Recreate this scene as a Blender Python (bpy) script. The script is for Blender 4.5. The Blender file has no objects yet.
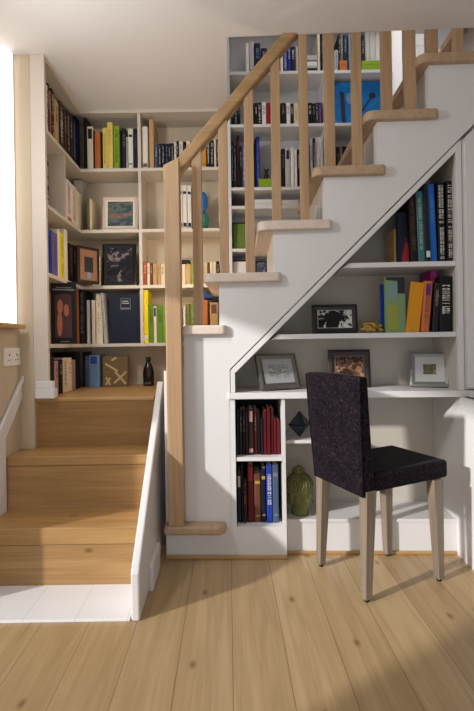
import bpy, bmesh, math, random
from mathutils import Matrix, Vector
random.seed(7)
scene = bpy.context.scene
C = scene.collection
PI = math.pi
F, CX, CY, ROLL, EYE = 455.0, 228.0, 344.0, 0.015, 1.0   # camera model in pixels of the 474x711 frame

# ------------------------------------------------------------------ colour and materials
def lin(c):
    c = c / 255.0
    return c / 12.92 if c <= 0.04045 else ((c + 0.055) / 1.055) ** 2.4
def rgb(t): return (lin(t[0]), lin(t[1]), lin(t[2]), 1.0)
_m = {}
def mat(name, col=None, rough=0.6, metal=0.0, spec=0.5, noise=0.0, scale=40.0, bump=0.0, sheen=0.0, coat=0.0):
    if name in _m: return _m[name]
    m = bpy.data.materials.new(name); m.use_nodes = True
    nt = m.node_tree; b = nt.nodes['Principled BSDF']
    b.inputs['Base Color'].default_value = rgb(col); b.inputs['Roughness'].default_value = rough
    b.inputs['Metallic'].default_value = metal; b.inputs['Specular IOR Level'].default_value = spec
    if sheen: b.inputs['Sheen Weight'].default_value = sheen
    if coat: b.inputs['Coat Weight'].default_value = coat
    if noise or bump:
        tc = nt.nodes.new('ShaderNodeTexCoord'); n = nt.nodes.new('ShaderNodeTexNoise')
        n.inputs['Scale'].default_value = scale; n.inputs['Detail'].default_value = 4
        nt.links.new(tc.outputs['Object'], n.inputs['Vector'])
        if noise:
            r = nt.nodes.new('ShaderNodeMixRGB'); k = 1 - noise
            c = rgb(col)
            r.inputs[1].default_value = (c[0]*k, c[1]*k, c[2]*k, 1); r.inputs[2].default_value = (min(1,c[0]*(1+noise)), min(1,c[1]*(1+noise)), min(1,c[2]*(1+noise)), 1)
            nt.links.new(n.outputs['Fac'], r.inputs[0]); nt.links.new(r.outputs[0], b.inputs['Base Color'])
        if bump:
            bp = nt.nodes.new('ShaderNodeBump'); bp.inputs['Strength'].default_value = bump; bp.inputs['Distance'].default_value = 0.004
            nt.links.new(n.outputs['Fac'], bp.inputs['Height']); nt.links.new(bp.outputs['Normal'], b.inputs['Normal'])
    _m[name] = m
    return m
def wood(name, dark, light, axis, rough=0.45, fine=60.0, planks=None, stretch=2.2, seed=0.0, knots=True):
    """grain runs along axis (0,1,2)"""
    m = bpy.data.materials.new(name); m.use_nodes = True
    nt = m.node_tree; N = nt.nodes; L = nt.links; b = N['Principled BSDF']
    tc = N.new('ShaderNodeTexCoord'); mp = N.new('ShaderNodeMapping')
    sc = [fine * 0.30] * 3; sc[axis] = stretch * 0.38
    mp.inputs['Scale'].default_value = sc; mp.inputs['Location'].default_value = (seed, seed * 1.7, seed * .3)
    L.new(tc.outputs['Object'], mp.inputs['Vector'])
    n1 = N.new('ShaderNodeTexNoise'); n1.inputs['Scale'].default_value = 1.0; n1.inputs['Detail'].default_value = 3; n1.inputs['Distortion'].default_value = 0.6
    L.new(mp.outputs[0], n1.inputs['Vector'])
    mul = N.new('ShaderNodeMath'); mul.operation = 'MULTIPLY'; mul.inputs[1].default_value = 7.0
    L.new(n1.outputs['Fac'], mul.inputs[0])
    fr = N.new('ShaderNodeMath'); fr.operation = 'PINGPONG'; fr.inputs[1].default_value = 1.0
    L.new(mul.outputs[0], fr.inputs[0])
    mp2 = N.new('ShaderNodeMapping'); s2 = [fine * 3.0] * 3; s2[axis] = stretch * 2.0; mp2.inputs['Scale'].default_value = s2
    L.new(tc.outputs['Object'], mp2.inputs['Vector'])
    n2 = N.new('ShaderNodeTexNoise'); n2.inputs['Scale'].default_value = 1.0; n2.inputs['Detail'].default_value = 2
    L.new(mp2.outputs[0], n2.inputs['Vector'])
    mx = N.new('ShaderNodeMath'); mx.operation = 'MULTIPLY_ADD'; mx.inputs[1].default_value = 0.40
    L.new(fr.outputs[0], mx.inputs[0])
    m3 = N.new('ShaderNodeMath'); m3.operation = 'MULTIPLY'; m3.inputs[1].default_value = 0.6
    L.new(n2.outputs['Fac'], m3.inputs[0]); L.new(m3.outputs[0], mx.inputs[2])
    mix = N.new('ShaderNodeMixRGB'); mix.inputs[1].default_value = rgb(dark); mix.inputs[2].default_value = rgb(light)
    L.new(mx.outputs[0], mix.inputs[0]); last = mix.outputs[0]
    if planks:
        pw, pl = planks
        mp3 = N.new('ShaderNodeMapping'); mp3.inputs['Rotation'].default_value = (0, 0, PI/2) if axis == 1 else (0, 0, 0)
        L.new(tc.outputs['Object'], mp3.inputs['Vector'])
        br = N.new('ShaderNodeTexBrick'); br.offset = 0.37; br.offset_frequency = 2
        br.inputs['Scale'].default_value = 1.0; br.inputs['Brick Width'].default_value = pl; br.inputs['Row Height'].default_value = pw
        br.inputs['Mortar Size'].default_value = 0.0014; br.inputs['Mortar Smooth'].default_value = 0.1
        br.inputs['Color1'].default_value = (1.0, 1.0, 1.0, 1); br.inputs['Color2'].default_value = (0.76, 0.73, 0.69, 1); br.inputs['Mortar'].default_value = (0.45, 0.38, 0.30, 1)
        L.new(mp3.outputs[0], br.inputs['Vector'])
        mm = N.new('ShaderNodeMixRGB'); mm.blend_type = 'MULTIPLY'; mm.inputs[0].default_value = 1.0
        L.new(last, mm.inputs[1]); L.new(br.outputs['Color'], mm.inputs[2]); last = mm.outputs[0]
    if knots:
        vo = N.new('ShaderNodeTexVoronoi'); vo.inputs['Scale'].default_value = 1.0
        mp4 = N.new('ShaderNodeMapping'); s4 = [3.6] * 3; s4[axis] = 1.9; mp4.inputs['Scale'].default_value = s4
        mp4.inputs['Location'].default_value = (seed + .4, seed + .2, seed)
        vo.voronoi_dimensions = '2D'
        if knots == 'XZ':
            sp = N.new('ShaderNodeSeparateXYZ'); cx_ = N.new('ShaderNodeCombineXYZ'); L.new(tc.outputs['Object'], sp.inputs[0])
            L.new(sp.outputs['X'], cx_.inputs['X']); L.new(sp.outputs['Z'], cx_.inputs['Y']); L.new(cx_.outputs[0], mp4.inputs['Vector'])
        else: L.new(tc.outputs['Object'], mp4.inputs['Vector'])
        L.new(mp4.outputs[0], vo.inputs['Vector'])
        if planks:
            mp5 = N.new('ShaderNodeMapping'); mp5.inputs['Scale'].default_value = (38, 1.6, 1); L.new(tc.outputs['Object'], mp5.inputs['Vector'])
            n5 = N.new('ShaderNodeTexNoise'); n5.inputs['Scale'].default_value = 1.0; n5.inputs['Detail'].default_value = 1; L.new(mp5.outputs[0], n5.inputs['Vector'])
            c5 = N.new('ShaderNodeValToRGB'); c5.color_ramp.elements[0].position = .20; c5.color_ramp.elements[0].color = (.45, .36, .28, 1); c5.color_ramp.elements[1].position = .27; c5.color_ramp.elements[1].color = (1, 1, 1, 1)
            L.new(n5.outputs['Fac'], c5.inputs[0]); m5 = N.new('ShaderNodeMixRGB'); m5.blend_type = 'MULTIPLY'; m5.inputs[0].default_value = .9
            L.new(last, m5.inputs[1]); L.new(c5.outputs[0], m5.inputs[2]); last = m5.outputs[0]
        cr = N.new('ShaderNodeValToRGB'); cr.color_ramp.elements[0].position = 0.010; cr.color_ramp.elements[0].color = (0.36, 0.26, 0.18, 1)
        cr.color_ramp.elements[1].position = 0.050; cr.color_ramp.elements[1].color = (1, 1, 1, 1)
        L.new(vo.outputs['Distance'], cr.inputs[0])
        mk = N.new('ShaderNodeMixRGB'); mk.blend_type = 'MULTIPLY'; mk.inputs[0].default_value = 0.8
        L.new(last, mk.inputs[1]); L.new(cr.outputs[0], mk.inputs[2]); last = mk.outputs[0]
    L.new(last, b.inputs['Base Color'])
    b.inputs['Roughness'].default_value = rough
    bp = N.new('ShaderNodeBump'); bp.inputs['Strength'].default_value = 0.15; bp.inputs['Distance'].default_value = 0.002
    L.new(n2.outputs['Fac'], bp.inputs['Height']); L.new(bp.outputs['Normal'], b.inputs['Normal'])
    return m

WHITE = mat('white satin paint', (226, 224, 224), 0.35, noise=0.02, scale=6)
SHELFW = mat('white shelf paint', (214, 204, 192), 0.45, noise=0.03, scale=8)
SHELFT = mat('white tall shelf paint', (222, 220, 219), 0.45, noise=0.03, scale=8)
CEIL = mat('ceiling paint', (238, 234, 233), 0.9, noise=0.02, scale=5, bump=0.05)
TAN = mat('tan wall paint', (200, 182, 156), 0.85, noise=0.03, scale=5, bump=0.05)
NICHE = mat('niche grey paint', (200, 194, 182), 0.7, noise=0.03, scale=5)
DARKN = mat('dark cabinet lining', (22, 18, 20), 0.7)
PLASTIC = mat('white plastic', (235, 232, 226), 0.3)
OAKX = wood('oak grain across', (164, 124, 74), (206, 168, 114), 0, 0.42, seed=1.3)
OAKZ = wood('oak grain upright', (160, 126, 92), (196, 164, 128), 2, 0.45, seed=4.1, knots=False)
OAKR = wood('oak grain rail', (146, 114, 74), (184, 150, 106), 0, 0.45, seed=2.7, knots=False)
OAKY = wood('oak tread grain', (168, 138, 110), (198, 170, 140), 1, 0.5, seed=3.3, knots=False)
PALE = wood('brightly lit oak tread grain', (208, 190, 176), (226, 212, 200), 1, 0.5, seed=5.3, knots=False)  # same oak as the higher treads, with strong light painted into the colour
FLOORM = wood('floor oak planks', (174, 145, 104), (212, 184, 141), 1, 0.38, fine=48, planks=(0.172, 2.3), seed=6.6)
LEGW = wood('weathered oak leg', (104, 90, 76), (150, 134, 116), 2, 0.55, seed=1.9, knots=False)

def painted_boards():
    m = bpy.data.materials.new('white painted boards'); m.use_nodes = True
    nt = m.node_tree; b = nt.nodes['Principled BSDF']
    tc = nt.nodes.new('ShaderNodeTexCoord'); mp = nt.nodes.new('ShaderNodeMapping'); mp.inputs['Rotation'].default_value = (0, 0, PI/2)
    br = nt.nodes.new('ShaderNodeTexBrick'); br.inputs['Scale'].default_value = 1; br.inputs['Brick Width'].default_value = 4; br.inputs['Row Height'].default_value = .19
    br.inputs['Mortar Size'].default_value = .0012; br.inputs['Color1'].default_value = rgb((240, 240, 240)); br.inputs['Color2'].default_value = rgb((236, 236, 238)); br.inputs['Mortar'].default_value = rgb((206, 206, 208))
    nt.links.new(tc.outputs['Object'], mp.inputs[0]); nt.links.new(mp.outputs[0], br.inputs['Vector']); nt.links.new(br.outputs['Color'], b.inputs['Base Color'])
    b.inputs['Roughness'].default_value = .4
    return m
def velvet():
    m = bpy.data.materials.new('dark aubergine velvet'); m.use_nodes = True
    nt = m.node_tree; b = nt.nodes['Principled BSDF']
    tc = nt.nodes.new('ShaderNodeTexCoord'); n = nt.nodes.new('ShaderNodeTexNoise'); n.inputs['Scale'].default_value = 85; n.inputs['Detail'].default_value = 6; n.inputs['Distortion'].default_value = 1.2
    r = nt.nodes.new('ShaderNodeValToRGB'); r.color_ramp.elements[0].position = .46; r.color_ramp.elements[0].color = rgb((14, 9, 16)); r.color_ramp.elements[1].position = .68; r.color_ramp.elements[1].color = rgb((48, 38, 48))
    nt.links.new(tc.outputs['Object'], n.inputs[0]); nt.links.new(n.outputs['Fac'], r.inputs[0]); nt.links.new(r.outputs[0], b.inputs['Base Color'])
    bp = nt.nodes.new('ShaderNodeBump'); bp.inputs['Strength'].default_value = .5; bp.inputs['Distance'].default_value = .002
    nt.links.new(n.outputs['Fac'], bp.inputs['Height']); nt.links.new(bp.outputs[0], b.inputs['Normal'])
    b.inputs['Roughness'].default_value = .8; b.inputs['Sheen Weight'].default_value = .05; b.inputs['Sheen Roughness'].default_value = .4
    b.inputs['Specular IOR Level'].default_value = .1
    return m
VELVET = velvet()
def picture_mat(name, cols, scale, dist=1.5, vec=(1, 1, 1)):
    if name in _m: return _m[name]
    m = bpy.data.materials.new(name); m.use_nodes = True
    nt = m.node_tree; b = nt.nodes['Principled BSDF']; b.inputs['Roughness'].default_value = .6; b.inputs['Specular IOR Level'].default_value = .2
    tc = nt.nodes.new('ShaderNodeTexCoord'); mp = nt.nodes.new('ShaderNodeMapping'); mp.inputs['Scale'].default_value = vec
    n = nt.nodes.new('ShaderNodeTexNoise'); n.inputs['Scale'].default_value = scale; n.inputs['Detail'].default_value = 3; n.inputs['Distortion'].default_value = dist
    r = nt.nodes.new('ShaderNodeValToRGB'); r.color_ramp.interpolation = 'CONSTANT' if len(cols) > 3 else 'LINEAR'
    k = len(cols)
    while len(r.color_ramp.elements) < k: r.color_ramp.elements.new(.5)
    for i, c in enumerate(cols):
        r.color_ramp.elements[i].position = .32 + .36 * i / max(1, k - 1) if i else 0.0; r.color_ramp.elements[i].color = rgb(c)
    nt.links.new(tc.outputs['Object'], mp.inputs[0]); nt.links.new(mp.outputs[0], n.inputs['Vector']); nt.links.new(n.outputs['Fac'], r.inputs[0]); nt.links.new(r.outputs[0], b.inputs['Base Color'])
    _m[name] = m
    return m

# ------------------------------------------------------------------ mesh helpers
class MB:
    def __init__(s): s.v = []; s.f = []; s.mi = []; s.sm = []
    def add(s, vs, fs, mi=0, smooth=False, M=None):
        o = len(s.v)
        s.v += [tuple(M @ Vector(p)) if M else tuple(p) for p in vs]
        for f in fs: s.f.append([i + o for i in f]); s.mi.append(mi); s.sm.append(smooth)
        return s
    def box(s, x0, x1, y0, y1, z0, z1, mi=0, M=None):
        vs = [(x0,y0,z0),(x1,y0,z0),(x1,y1,z0),(x0,y1,z0),(x0,y0,z1),(x1,y0,z1),(x1,y1,z1),(x0,y1,z1)]
        return s.add(vs, [(0,3,2,1),(4,5,6,7),(0,1,5,4),(1,2,6,5),(2,3,7,6),(3,0,4,7)], mi, False, M)
    def prism(s, pts, a, b, axis='y', mi=0, M=None):
        """pts polygon in the other two axes; y: (x,z), x: (y,z), z: (x,y)"""
        n = len(pts)
        def mk(p, t):
            return (p[0], t, p[1]) if axis == 'y' else ((t, p[0], p[1]) if axis == 'x' else (p[0], p[1], t))
        vs = [mk(p, a) for p in pts] + [mk(p, b) for p in pts]
        fs = [list(range(n)), list(range(2*n-1, n-1, -1))] + [(i, i+n, (i+1) % n + n, (i+1) % n) for i in range(n)]
        return s.add(vs, fs, mi, False, M)
    def lathe(s, prof, seg=24, mi=0, M=None, sx=1.0, sy=1.0):
        vs = []; fs = []
        for r, z in prof:
            for k in range(seg):
                a = 2*PI*k/seg; vs.append((r*math.cos(a)*sx, r*math.sin(a)*sy, z))
        for i in range(len(prof)-1):
            for k in range(seg):
                fs.append((i*seg+k, i*seg+(k+1) % seg, (i+1)*seg+(k+1) % seg, (i+1)*seg+k))
        fs.append(list(range(seg-1, -1, -1))); fs.append([ (len(prof)-1)*seg+k for k in range(seg)])
        return s.add(vs, fs, mi, True, M)
    def ball(s, c, r, seg=14, rings=8, mi=0, sc=(1,1,1), M=None):
        vs = [(c[0], c[1], c[2]-r*sc[2])]; fs = []
        for i in range(1, rings):
            t = -PI/2 + PI*i/rings
            for k in range(seg):
                a = 2*PI*k/seg
                vs.append((c[0]+r*math.cos(t)*math.cos(a)*sc[0], c[1]+r*math.cos(t)*math.sin(a)*sc[1], c[2]+r*math.sin(t)*sc[2]))
        vs.append((c[0], c[1], c[2]+r*sc[2])); T = len(vs)-1
        for k in range(seg):
            fs.append((0, 1+(k+1) % seg, 1+k)); fs.append((T, T-seg+k, T-seg+(k+1) % seg))
        for i in range(rings-2):
            for k in range(seg):
                fs.append((1+i*seg+k, 1+i*seg+(k+1) % seg, 1+(i+1)*seg+(k+1) % seg, 1+(i+1)*seg+k))
        return s.add(vs, fs, mi, True, M)
    def build(s, name, mats, parent=None, bevel=0.0, seg=2, subsurf=0, M=None):
        me = bpy.data.meshes.new(name); me.from_pydata(s.v, [], s.f)
        for m in (mats if isinstance(mats, (list, tuple)) else [mats]): me.materials.append(m)
        for p, i, sm in zip(me.polygons, s.mi, s.sm): p.material_index = i; p.use_smooth = sm
        bm = bmesh.new(); bm.from_mesh(me); bmesh.ops.recalc_face_normals(bm, faces=bm.faces); bm.to_mesh(me); bm.free()
        o = bpy.data.objects.new(name, me); C.objects.link(o)
        if parent: o.parent = parent
        if M is not None: o.matrix_world = M
        if bevel:
            b = o.modifiers.new('bevel', 'BEVEL'); b.width = bevel; b.segments = seg; b.limit_method = 'ANGLE'; b.angle_limit = math.radians(40)
        if subsurf:
            q = o.modifiers.new('sub', 'SUBSURF'); q.levels = subsurf; q.render_levels = subsurf
        return o
LABELS = []
def tag(o, label, cat, group=None):
    o['label'] = label; o['category'] = cat
    if group: o['group'] = group
    return o
def thing(name, label, cat, M=None, group=None):
    o = bpy.data.objects.new(name, None); C.objects.link(o); o.empty_display_size = .05
    if M is not None: o.matrix_world = M
    return tag(o, label, cat, group)
def struct(o): o['kind'] = 'structure'; return o
T = Matrix.Translation
def RZ(a): return Matrix.Rotation(a, 4, 'Z')
def RX(a): return Matrix.Rotation(a, 4, 'X')
def RY(a): return Matrix.Rotation(a, 4, 'Y')

# ------------------------------------------------------------------ measuring: photo measurements at a known real depth
def ray(x, y):
    dx, dy = x - CX, y - CY
    return ((dx - ROLL * dy) / F, -(dy + ROLL * dx) / F)       # X/Y, (Z-eye)/Y
def W(x, y, Y):
    a, b = ray(x, y); return (a * Y, EYE + b * Y)
TH = 0.035; OX, OY = -0.13, 2.126
MS = T((OX, OY, 0)) @ RZ(-TH)                                   # frame of the upper flight and the built-in beneath it
def L(x, y, v=0.0):
    a, b = ray(x, y)                                            # points (a t, t, 1+b t); plane: (p-O).n = v
    nx, ny = math.sin(TH), math.cos(TH)
    t = (v + OX*nx + OY*ny) / (a*nx + ny)
    px, py = a*t - OX, t - OY
    return (px*math.cos(TH) - py*math.sin(TH), EYE + b*t)
def LX(x, y, v=0.0): return L(x, y, v)[0]
def LZ(x, y, v=0.0): return L(x, y, v)[1]

YB = F/163.0            # front of the back bookcases
ZC = 2.448              # ceiling
ZL = 0.745              # landing
XL = -0.89              # front of the left bookcase
XW = -1.03              # left stair wall
YJ = 2.25               # near end of the left bookcase

# ================================================================== SETTING
struct(MB().box(-3.2, 3.2, -2.6, 3.3, -0.05, 0).build('floor', FLOORM))
# ceiling with the stairwell opening
e0 = MS @ Vector((0.13, 0.027, 0)); e1 = MS @ Vector((2.6, 0.027, 0))
cb = MB()
cb.prism([(-1.32,-2.6),(3.2,-2.6),(3.2,e1.y-.02),(e1.x,e1.y),(e0.x,e0.y),(.015,e0.y),(.015,3.3),(-1.32,3.3)], ZC, ZC+.16, 'z')
struct(cb.build('ceiling', CEIL))
struct(MB().box(-.3, 3.2, 2.1, 3.3, 3.45, 3.5).build('ceiling', CEIL))
struct(MB().box(-1.32, 3.2, 3.1, 3.2, 0, 3.45).build('wall_back', WHITE))
struct(MB().box(-.06, 0.013, 2.2, 3.1, ZC+.16, 3.45).build('wall_stairwell', SHELFW))
# left wall: full height at the far pier, low under the window, unseen garden door opening nearer the camera, sized to shape the sun
for q in ((XW-.10, XW, 1.80, YJ, 0, 1.085), (XW-.26, XW-.18, 1.80, 3.1, 0, ZC), (XW-.10, XW, 1.74, 1.7995, 0, ZC), (XW-.10, XW, 0.45, 1.7395, 1.55, ZC), (XW-.10, XW, -2.6, 0.4495, 0, ZC)):
    struct(MB().box(*q).build('wall_left', TAN))
struct(MB().prism([(XW-.1, YJ+.0005), (-.962, YJ+.0005), (-.962, YJ+.03), (XW-.1, YJ+.03)], 0, ZC, 'z').build('wall_left', TAN))
struct(MB().box(2.6, 2.7, -2.6, 3.3, 0, 3.45).build('wall_right', WHITE))

# window: bright pane, frame and reveal at the far left
wr = MB(); wr.box(XW-.12, XW-.012, YJ-.028, YJ-.022, 1.10, ZC-.03)
PANE = bpy.data.materials.new('sunlit frosted pane'); PANE.use_nodes = True
pb = PANE.node_tree.nodes['Principled BSDF']; pb.inputs['Base Color'].default_value = (.9, .9, .9, 1)
pb.inputs['Emission Color'].default_value = rgb((252, 252, 255)); pb.inputs['Emission Strength'].default_value = 2.2
win = struct(MB().box(XW-.10, XW-.012, YJ-.02, YJ-.002, 1.10, ZC).build('window_1', WHITE))
MB().box(XW-.175, XW-.004, YJ-.030, YJ-.021, 1.10, ZC-.012).build('window_pane', PANE, win)
sill = MB(); sill.box(XW-.1, XW+.045, 1.80, YJ-.03, 1.085, 1.112)
MB().box(XW-.1, XW+.05, 1.82, YJ-.035, 1.086, 1.110).build('window_sill', OAKX, win, bevel=.006)

# ================================================================== LOWER FLIGHT
RIS = ZL/3; Y1, Y2, Y3 = F/241, F/217, F/200
XR = -0.372
low = thing('lower_staircase', 'short flight of three oak steps rising to the book lined landing', 'staircase', T((-.7, Y1, 0)))
def lowpart(mb, name, m, bevel=0.0): 
    o = mb.build(name, m, low, bevel); o.matrix_parent_inverse = low.matrix_world.inverted(); return o
bpy.context.view_layer.update()
BOARDS = painted_boards()
o = lowpart(MB().box(XW+.002, -.37, F/276, Y1+.01, 0.0, .010), 'painted_floor_board', BOARDS, .002); o['label'] = 'white painted board at the foot of the steps'
for i, (ya, yb) in enumerate(((Y1, Y2), (Y2, Y3))):
    z = RIS*(i+1)
    lowpart(MB().box(XW+.002, XR, ya, ya+.02, z-RIS+(.010 if i == 0 else 0), z-.072*(1-i*.35)), 'riser', wood('oak riser %d' % i, (144, 108, 64), (188, 148, 98), 0, .42, seed=7+i*3, knots='XZ'))
    lowpart(MB().box(XW+.002, XR, ya-.003, yb+.01, z-.0715*(1-i*.35), z), 'tread', wood('oak tread %d' % i, (150, 112, 64), (194, 154, 102), 0, .4, seed=2+i*5), .006)
lowpart(MB().box(-.99, XR, Y3, Y3+.02, RIS*2, ZL-.022), 'riser', wood('oak riser 3', (130, 94, 50), (172, 130, 80), 0, .42, seed=14))
lowpart(MB().box(-.985, XR, Y3-.005, Y3+.14, ZL-.022, ZL), 'tread', wood('oak landing nosing', (156, 114, 66), (200, 158, 104), 0, .4, seed=19), .006)
# closed side stringer
zs0, zs1 = .19, .814
pts = [(F/276, 0), (F/276, zs0-.02), (F/272, zs0+.01), (2.33, zs1), (2.36, zs1-.01), (2.40, zs1-.10), (2.40, 0)]
lowpart(MB().prism(pts, -.366, -.335, 'x'), 'side_stringer', WHITE, .006)
sk = MB().prism([(1.845, 0.0), (1.845, .10), (1.86, .115), (2.045, .115), (2.045, 0.0)], -.335, -.318, 'x')
lowpart(sk, 'skirting_board', WHITE, .004)
# landing
struct(MB().box(-1.2, -.20, Y3+.10, YB+.25, ZL-.02, ZL-.0005).build('floor_landing', wood('oak landing', (156, 114, 66), (200, 158, 104), 0, .4, seed=9)))
# wall string (white capping running up the left wall) and the block round the pier
a = [(1.80, .50), (YJ-.01, .815), (YJ-.01, .86), (1.80, .545)]
tr = MB(); tr.prism([(1.805, .330), (YJ-.0, .750), (YJ-.0, .86), (1.805, .445)], XW, XW+.012, 'x'); tr.prism([(1.805, .415), (YJ-.0, .83), (YJ-.0, .86), (1.805, .445)], XW, XW+.020, 'x')
tr.prism([(1.805, 0.002), (2.085, 0.002), (2.085, .60), (1.805, .344)], XW, XW+.006, 'x')
struct(tr.build('trim_1', WHITE, bevel=.003))
tr = MB(); tr.box(-.948, -.855, YJ-.022, YJ+.02, ZL, ZL+.05); tr.box(-.948, -.864, YJ-.014, YJ+.02, ZL+.05, ZL+.085); tr.box(-.888, -.856, YJ-.02, YJ+.03, ZL, ZL+.045)
struct(tr.build('trim_2', WHITE, bevel=.004))
# double socket
sock = thing('wall_socket', 'white double plug socket on the tan wall below the window', 'socket', T((XW, 2.17, .955)))
MB().box(0, .008, -.09, .072, -.043, .043).build('face_plate', PLASTIC, sock, bevel=.003)
for dy in (-.045, .03):
    h = MB().box(.008, .0088, dy-.004, dy+.004, .004, .014); h.box(.008, .0088, dy-.016, dy-.008, -.018, -.013); h.box(.008, .0088, dy+.006, dy+.014, -.018, -.013)
    h.build('socket_holes', mat('black recess', (30, 28, 28), .6), sock)
    MB().box(.008, .011, dy+.012, dy+.021, .012, .028).build('rocker_switch', PLASTIC, sock, bevel=.001)

# ================================================================== UPPER FLIGHT (frame MS)
up = thing('upper_staircase', 'white stepped staircase with oak treads, newel, handrail and balusters over the desk', 'staircase', MS)
def upp(mb, name, m, bevel=0.0, seg=2):
    return mb.build(name, m, up, bevel, seg)
LXR = [LX(184,350), LX(219,300), LX(273.5,250), LX(324,195), LX(377,140), LX(429,80)]
LXR.append(LXR[-1]+.237); LXR.append(LXR[-1]+.237)
TZ = [LZ(205,325.5), LZ(240,273.5), LZ(295,221.5), LZ(345,167.5), LZ(400,112), LZ(445,55.5)]
TZ.append(TZ[-1]+.2395); TZ.append(TZ[-1]+.2395)
TT = .043
DEP = .60
dl = [L(229.6,369.5), L(457,141)]
sl = (dl[1][1]-dl[0][1])/(dl[1][0]-dl[0][0])
def dz(u, off=0.0): return dl[0][1] + sl*(u-dl[0][0]) + off
# stepped face panel
poly = [(dl[0][0], 0.0), (dl[0][0], dl[0][1])]
umax = LXR[7]
poly += [(umax, dz(umax)), (umax, TZ[6]-TT)]
for i in range(6, -1, -1):
    poly += [(LXR[i], TZ[i]-TT)]
    if i: poly += [(LXR[i], TZ[i-1]-TT)]
ul = LX(165, 450)
poly += [(LXR[0], LZ(184, 371)), (ul, LZ(165, 371)), (ul, 0.0)]
upp(MB().prism(poly, 0.0, .03, 'y'), 'stringer_panel', WHITE)
for i in range(7):
    base = ZL if i == 0 else TZ[i-1]
    x = LXR[i]
    upp(MB().box(x+.0005, x+.018, .031, DEP, base, TZ[i]-TT), 'riser', WHITE)
    m = PALE if i < 3 else OAKY  # the lowest three treads carry the painted-in brightness
    xe = LXR[i+1]
    t = MB(); xa = LX(*[(180,328),(204.5,277),(257.5,225),(312,172),(364,116),(416,60)][i]) if i < 6 else x-.052
    # board with a return nosing past the next riser
    rr_ = .042 if i > 1 else .03; pl = [(xa, DEP)] + [(xa+rr_-rr_*math.cos(q*PI/12), -.03+rr_-rr_*math.sin(q*PI/12)) for q in range(7)] + [(xe+.034-.022+.022*math.sin(q*PI/10), -.03+.022-.022*math.cos(q*PI/10)) for q in range(6)] + [(xe+.034, -.0005), (xe-.001, -.0005), (xe-.001, DEP)]
    t.prism(pl, TZ[i]-TT, TZ[i], 'z')
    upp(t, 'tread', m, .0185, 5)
# soffit of the flight, closing it from below at the back
sf = MB(); sf.prism([(LXR[1]+.05, TZ[0]-.10), (umax, TZ[0]-.10+sl*(umax-LXR[1]-.05)), (umax, TZ[0]-.13+sl*(umax-LXR[1]-.05)), (LXR[1]+.05, TZ[0]-.13)], .32, DEP, 'y')
upp(sf, 'soffit', WHITE)
upp(MB().box(ul, LXR[0]+.03, .031, .05, 0, ZL-.03).box(ul, LXR[1], .32, .33, 0, ZL-.03), 'under_landing_panel', WHITE)
# base ledge and newel
lz = LZ(195, 526, -.06)
ux0, ux1 = LX(163.5, 531, -.07), LX(226, 531, -.07)
t = MB().prism([(ux0, -.0005), (ux0, -.07), (ux1-.03, -.07), (ux1, -.045), (ux1, -.0005)], lz-.042, lz, 'z')
upp(t, 'base_ledge', OAKY, .012, 3)
nb0, nb1 = LX(169.5, 526, -.062), LX(185, 526, -.062)
nt0, nt1 = LX(162.3, 165, -.062), LX(177.5, 158, -.062)
zt0, zt1 = LZ(162, 165, -.062), LZ(177.5, 157, -.062)
n0 = (nb0+nt0)/2; n1 = (nb1+nt1)/2
upp(MB().prism([(n0, lz), (n1, lz), (n1, zt1), (n0, zt0)], -.062, -.001, 'y'), 'newel_post', OAKZ, .003)
# handrail
vr = .045
ra, rb = L(178, 157, .02), L(279, 37, .02)
rs = (rb[1]-ra[1])/(rb[0]-ra[0]); ang = math.atan(rs)
x0 = ra[0]-.012; x1 = rb[0]+.55
z_at = lambda x: ra[1] + rs*(x-ra[0])
th = .086
hr = MB().prism([(x0, z_at(x0)-th), (x1, z_at(x1)-th), (x1, z_at(x1)), (x0, z_at(x0))], .012, .075, 'y')
upp(hr, 'handrail', OAKR, .012, 3)
# balusters
for xs, ti in (((193.5,203,290),0), ((219.5,228.5,240),1), ((245.5,255,240),1), ((272,281,180),2), ((300.5,309,180),2), ((325.5,335,130),3),
               ((352.7,362,120),3), ((382,392,80),4), ((405,416,80),4), ((427,438,45),5), ):
    a, b, yy = xs
    ua, ub = LX(a, yy, .03), LX(b, yy, .03)
    upp(MB().prism([(ua, TZ[ti]-.002), (ub, TZ[ti]-.002), (ub, z_at(ub)-th+.03), (ua, z_at(ua)-th+.03)], .026, .062, 'y'), 'baluster', OAKZ, .002)
for k in range(2):
    ua = LX(427,45,.03)+.125*(k+1); ub = ua+.041
    upp(MB().prism([(ua, TZ[5+k]-.002), (ub, TZ[5+k]-.002), (ub, z_at(ub)-th+.03), (ua, z_at(ua)-th+.03)], .026, .062, 'y'), 'baluster', OAKZ, .002)
# ================================================================== BUILT-IN UNDER THE STAIRS (frame MS)
D = .285
bi = thing('understair_bookcase', 'white built-in sloping shelf niche under the stairs above the desk', 'bookcase', MS)
zd = LZ(340, 391.5)                                   # desk surface at front
inl = LX(235, 372); inr = LX(456, 200); frr = LX(461.5, 200)
gap = .006
doff = -.030*math.sqrt(1+sl*sl)
def fz(u): return dz(u, -gap*1.4)
def gz(u): return dz(u, doff)
fo = LX(230.6, 380)
fr = MB()
fr.prism([(fo, zd+.001), (inl, zd+.001), (inl, gz(inl)), (fo, fz(fo))], -.004, .02, 'y')
fr.prism([(fo, fz(fo)), (inl, gz(inl)), (inr, gz(inr)), (frr, fz(frr))], -.004, .02, 'y')
fr.prism([(inr, zd+.001), (frr, zd+.001), (frr, fz(frr)), (inr, gz(inr))], -.004, .02, 'y')
fr.build('face_frame', WHITE, bi, .0015)
s = MB()
s.prism([(inl-.012, zd+.001), (inl, zd+.001), (inl, gz(inl)), (inl-.012, gz(inl))], .02, D, 'y')
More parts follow.
